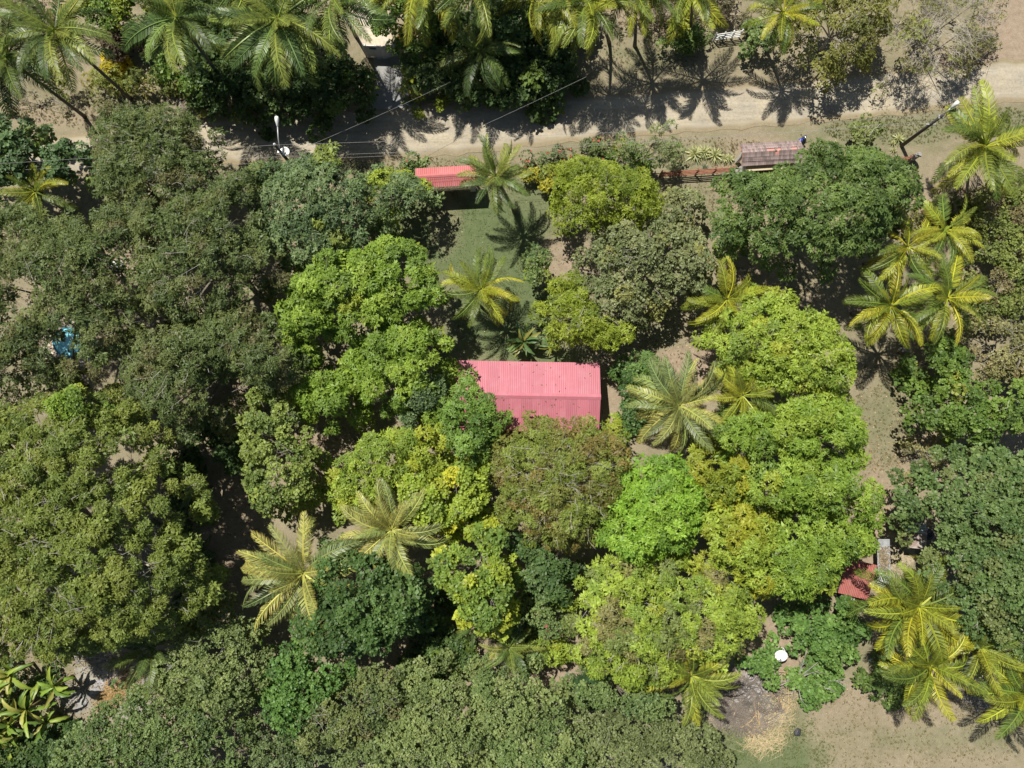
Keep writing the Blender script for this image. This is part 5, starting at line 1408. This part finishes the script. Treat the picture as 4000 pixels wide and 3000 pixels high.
def cable(label, p, q, sag, r=.013, n=24, mid=None):
    pts = []
    for i in range(n):
        t = i / (n - 1)
        x = p.lerp(q, t); x.z -= sag * 4 * t * (1 - t)
        pts.append(x)
    root = MB(); root.tube(pts, r, 4)
    o = root.build('power_cable', M['wire'])
    return tag(o, label, 'cable', 'overhead cables')
LP1 = P(1074, 566, 8.0); LP2 = P(3655, 470, 6.2)
cable('overhead cable on the insulator running west from the street lamp', P(-600, 672, 7.6), LP1, .25, .008)
cable('overhead cable from the insulator running east over the road', LP1, P(3685, 448, 7.3), .5, .008)
cable('pale upper telephone cable running west from the street lamp', P(-600, 688, 6.3), P(1085, 612, 6.5), .3, .008)
cable('pale lower telephone cable running west from the street lamp', P(-600, 716, 5.7), P(1085, 632, 5.9), .3, .008)
cable('long thin telephone cable between the two street lamps', P(1085, 612, 6.2), P(3640, 480, 5.9), .6, .008)
cable('lower telephone cable between the two street lamps above the fence', P(1085, 625, 5.8), LP2, .9, .008)
cable('overhead cable leaving the leaning pole eastwards', LP2, P(4600, 430, 6.5), .4, .008)
cable('service cable crossing the road to the driveway', P(1095, 615, 6.0), P(1760, 320, 4.6), .25, .008)
cable('service cable crossing the road to the red gate shelter', P(2290, 300, 6.0), P(1560, 636, 2.9), .2, .008)

# --- motorcycles
def motorcycle(label, px, heading, paint, seatm):
    root = thing('motorcycle', P(*px, 0), label, 'motorcycle', rz=heading)
    lean_ = Matrix.Rotation(math.radians(9), 4, 'X')
    def put(o): o.matrix_local = lean_ @ o.matrix_local; return o
    for x in (-.62, .66):
        prof = [(.24, -.045), (.29, -.05), (.31, 0), (.29, .05), (.24, .045)]
        w = put(MB().lathe(prof + [prof[0]], (x, 0, .31), 20, (0, 1, 0)).build('wheel', M['tyre'], root, smooth=True))
        rim = MB().lathe([(.001, -.03), (.05, -.05), (.06, -.02), (.23, -.03), (.24, 0), (.23, .03), (.06, .02), (.05, .05), (.001, .03)], (x, 0, .31), 16, (0, 1, 0)).build('rim', M['chrome'], w, smooth=True)
    put(MB().box((.02, 0, .42), (.46, .26, .30), taper=.8).build('engine', M['grey_metal'], root))
    put(MB().tube([(.30, 0, .86), (.16, 0, .84), (-.05, 0, .80)], [.07, .16, .12], 10).build('fuel_tank', paint, root, smooth=True))
    put(MB().tube([(-.05, 0, .80), (-.35, 0, .80), (-.70, 0, .86)], [.11, .13, .07], 8).build('seat', seatm, root, smooth=True))
    put(MB().tube([(-.45, 0, .70), (-.72, 0, .74), (-.86, 0, .62)], [.10, .10, .06], 8).build('tail', paint, root, smooth=True))
    put(MB().tube([(.66, .09, .31), (.38, .08, .98)], .028, 8).tube([(.66, -.09, .31), (.38, -.08, .98)], .028, 8).build('fork', M['chrome'], root))
    put(MB().tube([(.24, .38, 1.04), (.34, .14, 1.02), (.38, 0, 1.0), (.34, -.14, 1.02), (.24, -.38, 1.04)], .018, 6).build('handlebar', M['black'], root, smooth=True))
    put(MB().lathe([(.001, -.02), (.09, 0), (.10, .06), (.07, .1), (.001, .11)], (.46, 0, .92), 12, (1, 0, .1)).build('headlight', M['chrome'], root, smooth=True))
    put(MB().tube([(.1, -.16, .3), (-.4, -.17, .30), (-.75, -.17, .40)], .04, 8).build('exhaust', M['chrome'], root, smooth=True))
    put(MB().box((.62, 0, .64), (.34, .12, .03)).build('mudguard', paint, root))
    for sy in (-1, 1):
        put(MB().tube([(.30, sy * .30, 1.06), (.27, sy * .36, 1.16)], .01, 5).lathe([(.001, 0), (.05, .005), (.05, .02), (.001, .025)], (.27, sy * .36, 1.17), 8, (-1, 0, 0)).build('mirror', M['black'], root))
    return root
motorcycle('blue motorcycle with cream seat parked behind the tiled gate', (3103, 563), D(38), M['blue'], M['seat'])
motorcycle('black motorcycle parked below the red-roofed hut', (3325, 2318), D(-12), M['black'], M['black'])

# --- sheds in the south-east
def lean_to(label, px, size, z, rz, mat, name='tin_shed', slope=.06, sheets=3, waves=8, axis='x', cat='shed', wall=None, post=True):
    c = P(*px, z); w, l = size
    root = thing(name, (c.x, c.y, 0), label, cat, rz=rz)
    if axis == 'x':      # ridges run along local X
        sh = corrugated('roof_sheet', l / sheets + .03, w, waves, .02)
        for i in range(sheets):
            link('roof_sheet', sh, mat, root, (0, -l / 2 + l / sheets * (i + .5), z + (.012 if i % 2 else 0)), Euler((0, slope, math.pi / 2), 'ZYX') if False else (Matrix.Rotation(slope, 3, 'Y') @ Matrix.Rotation(math.pi / 2, 3, 'Z')).to_euler())
    else:
        sh = corrugated('roof_sheet', w / sheets + .03, l, waves, .02)
        for i in range(sheets):
            link('roof_sheet', sh, mat, root, (-w / 2 + w / sheets * (i + .5), 0, z + (.012 if i % 2 else 0)), Euler((slope, 0, 0)))
    if post:
        for sx in (-1, 1):
            for sy in (-1, 1):
                drop = abs(slope) * (w if axis == 'x' else l) / 2 + .04
                MB().box((sx * (w / 2 - .15), sy * (l / 2 - .15), (z - drop) / 2 - .03), (.09, .09, z - drop + .02)).build('post', M['dark_wood'], root)
    if wall is not None:
        h_ = z - abs(slope) * max(w, l) / 2 - .08
        MB().box((0, 0, h_ / 2 - .02), (w - .5, l - .5, h_)).build('wall', wall, root)
    return root
hut = lean_to('red sheet-roofed hut dappled with mango shade', (3350, 2262), (2.15, 2.6), 2.5, D(-14), M['red_roof'], 'hut', .10, 3, 6, 'y', 'hut', M['grey_plank'])
lean_to('narrow grey corrugated awning strewn with dry leaves east of the hut', (3452, 2170), (.95, 2.3), 2.3, D(0), M['grey_metal'], 'tin_awning', .05, 3, 8, 'x', 'awning')
lean_to('small grey corrugated awning under the golden palm fronds', (3455, 2262), (.9, .75), 2.35, D(-18), M['grey_metal'], 'tin_awning', .08, 1, 8, 'y', 'awning')
lean_to('small pale corrugated awning at the foot of the red hut', (3312, 2333), (.95, .55), 1.9, D(-8), M['grey_metal'], 'tin_awning', -.08, 1, 8, 'y', 'awning')
lean_to('small rusty corrugated shed at the foot of the round-leaved tree', (3585, 2104), (1.3, 1.4), 2.1, D(-6), M['rust_metal'], 'tin_shed', .05, 2, 7, 'x', 'shed', M['grey_plank'])
lean_to('dark grey lean-to roof above the rusty shed in tree shade', (3575, 2060), (1.6, .7), 2.4, D(-6), M['grey_metal'], 'tin_awning', .05, 1, 6, 'x', 'awning')
lean_to('weathered grey and rust shed under the palms by the dry field', (3805, 2628), (1.9, 1.3), 2.0, D(-3), M['rust_metal'], 'tin_shed', -.08, 3, 5, 'y', 'shed', M['grey_plank'])
lt = np.random.default_rng(8)
aw = bpy.data.objects['tin_awning']
n_ = 150
pp = np.stack([lt.uniform(-.35, .3, n_), lt.normal(-.25, .42, n_), 2.36 + lt.uniform(0, .05, n_)], 1)
pp[:, 1] = np.clip(pp[:, 1], -1.05, 1.0)
pp += np.array(aw.location)
v_, q_, c_ = rosettes(pp, unit(np.tile([0, 0, 1.], (n_, 1)) + lt.normal(0, .3, (n_, 3))), 2, .22, .07, 85, 0, .05, lt, np.tile([.34, .27, .18], (n_, 1)))
tag(link('dry_leaves', np_mesh('dry_leaves', v_, q_, c_), M['leaf']), 'heap of dry mango leaves lying on the grey awning', 'leaf litter', None, 'stuff')
# barrel, bench, table, board, bag, rag
t_ = thing('water_tank', P(3598, 2080, 0), 'navy blue round water tank beside the rusty shed', 'water tank')
MB().lathe([(.001, 0), (.42, 0), (.44, .08), (.42, .16), (.44, .5), (.42, .58), (.44, .95), (.40, 1.08), (.16, 1.2), (.16, 1.26), (.001, 1.27)], (0, 0, 0), 24).build('body', M['navy'], t_, smooth=True)
MB().lathe([(.001, .05), (.14, .05), (.14, 0), (.17, 0), (.17, .06), (.001, .09)], (0, 0, 1.25), 16).build('lid', M['black'], t_)
t_ = thing('bench', P(3510, 2078, 0), 'narrow red bench left of the rusty shed', 'bench', rz=D(4))
MB().box((0, 0, .80), (.30, .68, .06)).build('seat', M['red_paint'], t_)
for sx in (-1, 1):
    for sy in (-1, 1):
        MB().tube([(sx * .11, sy * .26, .77), (sx * .14, sy * .30, -.01)], .03, 6).build('leg', M['dark_wood'], t_)
t_ = thing('plank_table', P(3525, 1362, 0), 'grey weathered plank table under the yellow palm', 'table', rz=D(-6))
for i in range(4):
    MB().box((-.24 + .16 * i, 0, .72), (.15, .75, .045)).build('plank', M['grey_plank'], t_)
for sx in (-1, 1):
    for sy in (-1, 1):
        MB().box((sx * .25, sy * .28, .34), (.07, .07, .70)).build('leg', M['grey_plank'], t_)
for i, (du, dv_) in enumerate(((3513, 1345), (3516, 1362))):
    p = P(du, dv_, 0)
    mb = MB().lathe([(.001, 0), (.06, .0), (.065, .1), (.06, .2), (.03, .26), (.001, .28)], (0, 0, 0), 12)
    o = mb.build('plastic_jug', M['white'], None, smooth=True, loc=p); tag(o, ['small white plastic jug at the upper corner of the plank table', 'small white plastic jug at the middle of the plank table side'][i], 'jug', 'white jugs by the table')
t_ = thing('white_board', P(3047, 2530, 0), 'thin white board propped up north of the satellite dish', 'board', rz=D(-14))
MB().box((0, 0, .42), (.66, .03, .34), tilt=(D(-50), 0, 0)).build('panel', M['white'], t_)
for sx in (-1, 1):
    MB().tube([(sx * .25, .05, .42), (sx * .27, .12, -.02)], .018, 6).build('leg', M['dark_wood'], t_)
mb = MB()
rs = random.Random(9)
prof = [(.001, 0), (.22, .02), (.27, .12), (.22, .24), (.12, .32), (.03, .38), (.05, .42), (.001, .43)]
mb.lathe(prof, (0, 0, 0), 14)
mb.v = [(x * rs.uniform(.85, 1.15), y * rs.uniform(1.0, 1.4), z * rs.uniform(.9, 1.1)) for x, y, z in mb.v]
o = mb.build('rubbish_bag', M['bag'], None, smooth=True, loc=P(3112, 2858, 0)); tag(o, 'black rubbish bag on the grass right of the straw heap', 'bag')
o = MB().box((0, 0, .04), (.28, .2, .06), .5, .7).build('blue_rag', surf('pale_blue_cloth', (.35, .5, .65), (.5, .65, .8), 5, .8), None, loc=P(3403, 2577, 0)); tag(o, 'pale blue rag on the ground left of the golden palm', 'rag')
# light grey boulders / tarp
def lump(name, label, cat, px, size, mat, seed, z0=0):
    rs = random.Random(seed)
    mb = MB().lathe([(.001, 0), (.85, 0), (1, .3), (.8, .7), (.4, .95), (.001, 1.0)], (0, 0, 0), 11)
    jit = {}
    out = []
    for i, (x, y, z) in enumerate(mb.v):
        k = rs.uniform(.82, 1.15); out.append((x * size[0] * k, y * size[1] * k, z * size[2] * rs.uniform(.9, 1.1)))
    mb.v = out
    o = mb.build(name, mat, None, loc=P(*px, z0)); return tag(o, label, cat)
lump('boulder', 'pale grey boulder seen through the gap in the feathery canopy', 'boulder', (462, 1040), (.55, .42, .5), M['tarp'], 1)
lump('boulder', 'white boulder beside the lawn near the pale-leaved tree', 'boulder', (2262, 1085), (.3, .32, .35), M['tarp'], 2)
lump('boulder', 'small grey boulder on the ash patch beside the slab', 'boulder', (330, 2740), (.3, .25, .22), M['stone'], 3)

# --- round pool under the feathery tree
pc = P(277, 1338, 0)
pool = thing('round_pool', pc, 'small round blue pool under the feathery tree', 'pool')
PR = 1.05
MB().lathe([(PR, 0.0), (PR, .48), (PR + .06, .5), (PR + .06, -.02)], (0, 0, 0), 40).build('wall', M['pool_wall'], pool, smooth=False)
MB().lathe([(.001, .02), (PR - .01, .02), (PR - .01, .40)], (0, 0, 0), 40).build('liner', M['pool_wall'], pool)
wm, nt, b, out = new_mat('pool_water')
b.inputs['Base Color'].default_value = (.26, .66, .76, 1); b.inputs['Roughness'].default_value = .05
b.inputs['Specular IOR Level'].default_value = .6
nn = noise(nt, 6, 3, .5); bp = nt.nodes.new('ShaderNodeBump'); bp.inputs['Strength'].default_value = .15; bp.inputs['Distance'].default_value = .03
nt.links.new(nn.outputs['Fac'], bp.inputs['Height']); nt.links.new(bp.outputs[0], b.inputs['Normal'])
ww = MB(); n_ = 40
ww.add([(math.cos(2 * math.pi * i / n_) * (PR - .02), math.sin(2 * math.pi * i / n_) * (PR - .02), .42) for i in range(n_)], [tuple(range(n_))])
ww.build('water', wm, pool)
rs = random.Random(4)
stone_me = [MB().box((0, 0, 0), (.30, .26, .06), taper=.85).mesh('paving_stone') for _ in range(1)][0]
pave = thing('pool_surround', pc, 'ring of pale paving stones around the round pool', 'paving')
for ring in range(3):
    n_ = 22 + ring * 6
    for i in range(n_):
        a_ = 2 * math.pi * i / n_ + ring * .1; r_ = PR + .28 + ring * .32
        link('paving_stone', stone_me, M['pave'] if 'pave' in M else M.setdefault('pave', surf('pale_paving', (.42, .36, .29), (.58, .52, .44), 3, .9, randomize=.15)), pave,
             (math.cos(a_) * r_, math.sin(a_) * r_, .02), Euler((0, 0, a_ + rs.uniform(-.1, .1))))

# ------------------------------------------------------------------ brush pile, straw, dead wood, litter
def world_pts(n, blobs, rg):
    w = np.array([b_[4] for b_ in blobs], float); w /= w.sum()
    k = rg.choice(len(blobs), n, p=w)
    out = np.zeros((n, 2))
    for i, (u, v, ru, rv, _) in enumerate(blobs):
        m_ = k == i
        c = P(u, v, 0)
        r = np.sqrt(rg.uniform(0, 1, m_.sum())); a_ = rg.uniform(0, 6.28, m_.sum())
        out[m_] = np.stack([c.x + r * np.cos(a_) * ru * .0193, c.y + r * np.sin(a_) * rv * .0193], 1)
    return out

def sticks(name, label, cat, blobs, n, L, r, mat, seed, zmax, curve=.2):
    rg = np.random.default_rng(seed)
    pts = world_pts(n, blobs, rg)
    mb = MB()
    for x, y in pts:
        a_ = rg.uniform(0, 6.28); l = rg.uniform(*L); z = rg.uniform(.02, zmax)
        d = Vector((math.cos(a_), math.sin(a_), rg.normal(0, .06)))
        s_ = Vector((-d.y, d.x, 0)) * l * rg.normal(0, curve)
        p0 = Vector((x, y, z)) - d * l / 2; p1 = Vector((x, y, z + .04)) + s_; p2 = Vector((x, y, z)) + d * l / 2
        for p in (p0, p1, p2): p.z = max(p.z, .02)
        rr = rg.uniform(*r)
        mb.tube([p0, p1, p2], [rr, rr * .85, rr * .5], 4, cap=False)
    o = mb.build(name, mat)
    return tag(o, label, cat, None, 'stuff')
PILE = [(2870, 2720, 90, 90, 2), (2940, 2740, 110, 120, 3), (2900, 2800, 100, 60, 2), (3000, 2720, 80, 80, 1), (2830, 2780, 60, 60, 1)]
sticks('brush_pile', 'heap of burnt brown branches on the ash by the dead-fronded palm', 'brush pile', PILE, 700, (.4, 1.6), (.012, .034), M['stick'], 31, .4)
sticks('brush_pile_ends', 'pale split branch ends on the burnt heap', 'brush pile', [(2940, 2810, 60, 60, 1), (3060, 2700, 50, 110, 1), (2900, 2780, 80, 60, 1)], 22, (.8, 1.9), (.025, .05), surf('split_wood', (.35, .23, .10), (.55, .40, .22), 3, .85), 35, .35, .06)
sticks('straw_heap', 'pale dry straw heap spread below the burnt branches', 'straw', [(2980, 2890, 80, 45, 3), (3030, 2830, 60, 70, 2), (3060, 2740, 40, 90, 2), (3085, 2690, 30, 80, 1), (2960, 2850, 60, 40, 1)], 620, (.4, 1.4), (.007, .014), M['straw'], 32, .2, .5)
sticks('straw_heap', 'golden straw heap on the ash below the banana plants', 'straw', [(450, 2700, 50, 45, 3), (510, 2650, 50, 40, 2), (420, 2740, 50, 40, 1)], 700, (.2, .7), (.008, .014), surf('golden_straw', (.38, .24, .09), (.58, .41, .19), 4, .8), 33, .2, .35)
sticks('dead_wood', 'dead sticks scattered over the ash near the straw and slab', 'dead wood', [(560, 2680, 60, 60, 1), (250, 2690, 90, 60, 1), (370, 2580, 90, 30, 1)], 160, (.4, 1.4), (.012, .04), M['grey_stick'], 34, .15)
sticks('dead_wood', 'grey dry branches tangled beside the weathered shed and dry field', 'dead wood', [(3780, 2690, 60, 40, 1), (3840, 2715, 60, 35, 1), (3880, 2740, 40, 25, 1), (3750, 2660, 30, 30, 1)], 110, (.8, 2.2), (.012, .03), M['grey_stick'], 36, .7)
sticks('verge_litter', 'dry fallen fronds and twigs on the street verge', 'dead wood', [(740, 420, 60, 20, 1), (700, 380, 60, 30, 1), (60, 380, 80, 30, 1), (250, 400, 60, 30, 1), (2440, 110, 80, 40, .5)], 90, (.5, 1.6), (.01, .025), M['grey_stick'], 37, .08)

def bare_tree(label, base_px, ends, r0, name='dead_tree', mat='grey_stick', seed=1, fork_z=1.0):
    rg = np.random.default_rng(seed)
    b_ = P(*base_px, 0)
    root = thing(name, b_, label, 'dead tree')
    fork = Vector((0, 0, fork_z))
    MB().tube([(0, 0, -.1), (.02, 0, fork_z * .5), fork], [r0 * 1.4, r0, r0 * .8], 7).build('trunk', M[mat], root, smooth=True)
    for (u, v, z) in ends:
        e = P(u, v, z) - b_
        md = fork.lerp(e, .5) + Vector((rg.normal(0, .12), rg.normal(0, .12), .15))
        mb = MB()
        c = quad_curve(fork, md, e, 7)
        mb.tube(c, list(np.linspace(r0 * .55, .012, 7)), 5)
        for q in range(5):
            p = c[rg.integers(2, 6)]
            d = ((e - fork).normalized() + Vector(rg.normal(0, .6, 3))).normalized() * rg.uniform(.35, 1.0)
            mb.tube([p, p + d * .5 + Vector(rg.normal(0, .05, 3)), p + d], [.018, .013, .007], 4, cap=False)
        mb.build('branch', M[mat], root, smooth=True)
    return root
bare_tree('bare grey-branched dead tree beside the white satellite dish', (3098, 2636), [(3250, 2690, 2.0), (3215, 2570, 2.4), (3150, 2540, 2.4), (3060, 2660, 1.4), (3130, 2740, 1.8), (3020, 2690, 1.2), (3200, 2620, 2.2), (3180, 2720, 2.0), (3090, 2720, 1.5), (3290, 2660, 1.6)], .09, seed=3, fork_z=.9)
bare_tree('bent dead trunk among the banana plants and ash', (452, 2660), [(455, 2610, 2.2), (420, 2600, 1.8), (480, 2600, 1.6)], .09, seed=5, mat='stick')

# fallen leaves and grass tufts
def scatter_leaves(name, label, blobs, n, cols, seed, L=.13, W=.07, cat='leaf litter'):
    rg = np.random.default_rng(seed)
    p2 = world_pts(n, blobs, rg)
    pos = np.concatenate([p2, rg.uniform(.035, .05, (n, 1))], 1)
    pal = np.array(cols)[rg.integers(0, len(cols), n)]
    v, q, c = rosettes(pos, unit(np.tile([0, 0, 1.], (n, 1)) + rg.normal(0, .15, (n, 3))), 1, L, W, 88, -.02, 0, rg, pal, .5)
    v[:, 2] = np.maximum(v[:, 2], .03)
    return tag(link(name, np_mesh(name, v, q, c), M['leaf']), label, cat, None, 'stuff')
scatter_leaves('fallen_leaves', 'pale fallen leaves dotting the dry clearing', [(3480, 1650, 130, 250, 4), (2700, 1430, 160, 90, 1), (2880, 760, 160, 200, 1.5), (2950, 1120, 150, 150, 1), (3450, 2100, 60, 200, 1), (1900, 1000, 300, 300, .6), (3050, 2500, 120, 100, .8)], 700, [(.55, .42, .18), (.40, .28, .14), (.6, .52, .3), (.25, .18, .1)], 41)
scatter_leaves('fallen_leaves', 'brown leaf litter under the western trees, thickened to darken the shaded hollows', [(400, 1100, 500, 400, 3), (850, 1800, 250, 500, 3), (1250, 1700, 200, 200, 1), (300, 2650, 250, 150, 1), (1700, 2500, 200, 180, 2), (2050, 2450, 120, 160, 1.5), (1800, 1700, 500, 300, 1)], 16000, [(.22, .15, .09), (.30, .22, .13), (.16, .11, .07)], 42)  # real litter, scattered extra densely to darken the shaded hollows
scatter_leaves('fallen_leaves', 'litter of leaves and twigs over the dry field', [(3600, 2850, 450, 160, 3), (3350, 2700, 200, 100, 1)], 500, [(.42, .34, .2), (.5, .42, .28), (.3, .22, .13)], 43, .12, .04)

def tufts(name, label, blobs, n, cols, seed, L=.14, k=6):
    rg = np.random.default_rng(seed)
    p2 = world_pts(n, blobs, rg)
    keep = sines(p2[:, 0], p2[:, 1], 1.8, seed) + rg.normal(0, .35, n) > -.1
    p2 = p2[keep]; n = len(p2)
    pos = np.concatenate([p2, np.full((n, 1), .0)], 1)
    pal = np.array(cols)[rg.integers(0, len(cols), n)]
    v, q, c = rosettes(pos, unit(np.tile([0, 0, 1.], (n, 1)) + rg.normal(0, .2, (n, 3))), k, L, .03, 45, 0, .15, rg, pal, .4)
    return tag(link(name, np_mesh(name, v, q, c), M['leaf']), label, 'grass', None, 'stuff')
tufts('dry_grass', 'dry straw-coloured grass tufts on open ground', [(3550, 2850, 500, 170, 3), (3480, 1650, 150, 300, 2), (2850, 800, 200, 260, 2), (3000, 1130, 200, 180, 1), (2450, 1300, 300, 150, 1), (3650, 480, 500, 80, 1.5), (2700, 590, 350, 60, 1), (450, 430, 420, 80, 1.5), (2550, 170, 300, 110, 1), (1450, 640, 400, 30, .7)], 11000, [(.24, .20, .10), (.30, .25, .14), (.17, .17, .07)], 51)
tufts('lawn_grass', 'short green lawn grass before the house', [(1900, 950, 330, 230, 2), (2000, 1230, 230, 220, 2), (1640, 830, 200, 120, 1)], 9000, [(.10, .13, .05), (.13, .155, .065), (.085, .115, .04), (.17, .165, .08)], 52, .06, 5)
tufts('field_grass', 'patches of green grass in the dry field corner', [(2980, 2950, 280, 120, 2), (3050, 2820, 130, 140, 1), (3500, 2200, 60, 80, .4), (3480, 510, 260, 60, 1), (3850, 470, 200, 60, .6)], 5000, [(.10, .14, .04), (.14, .17, .055)], 53, .13, 6)
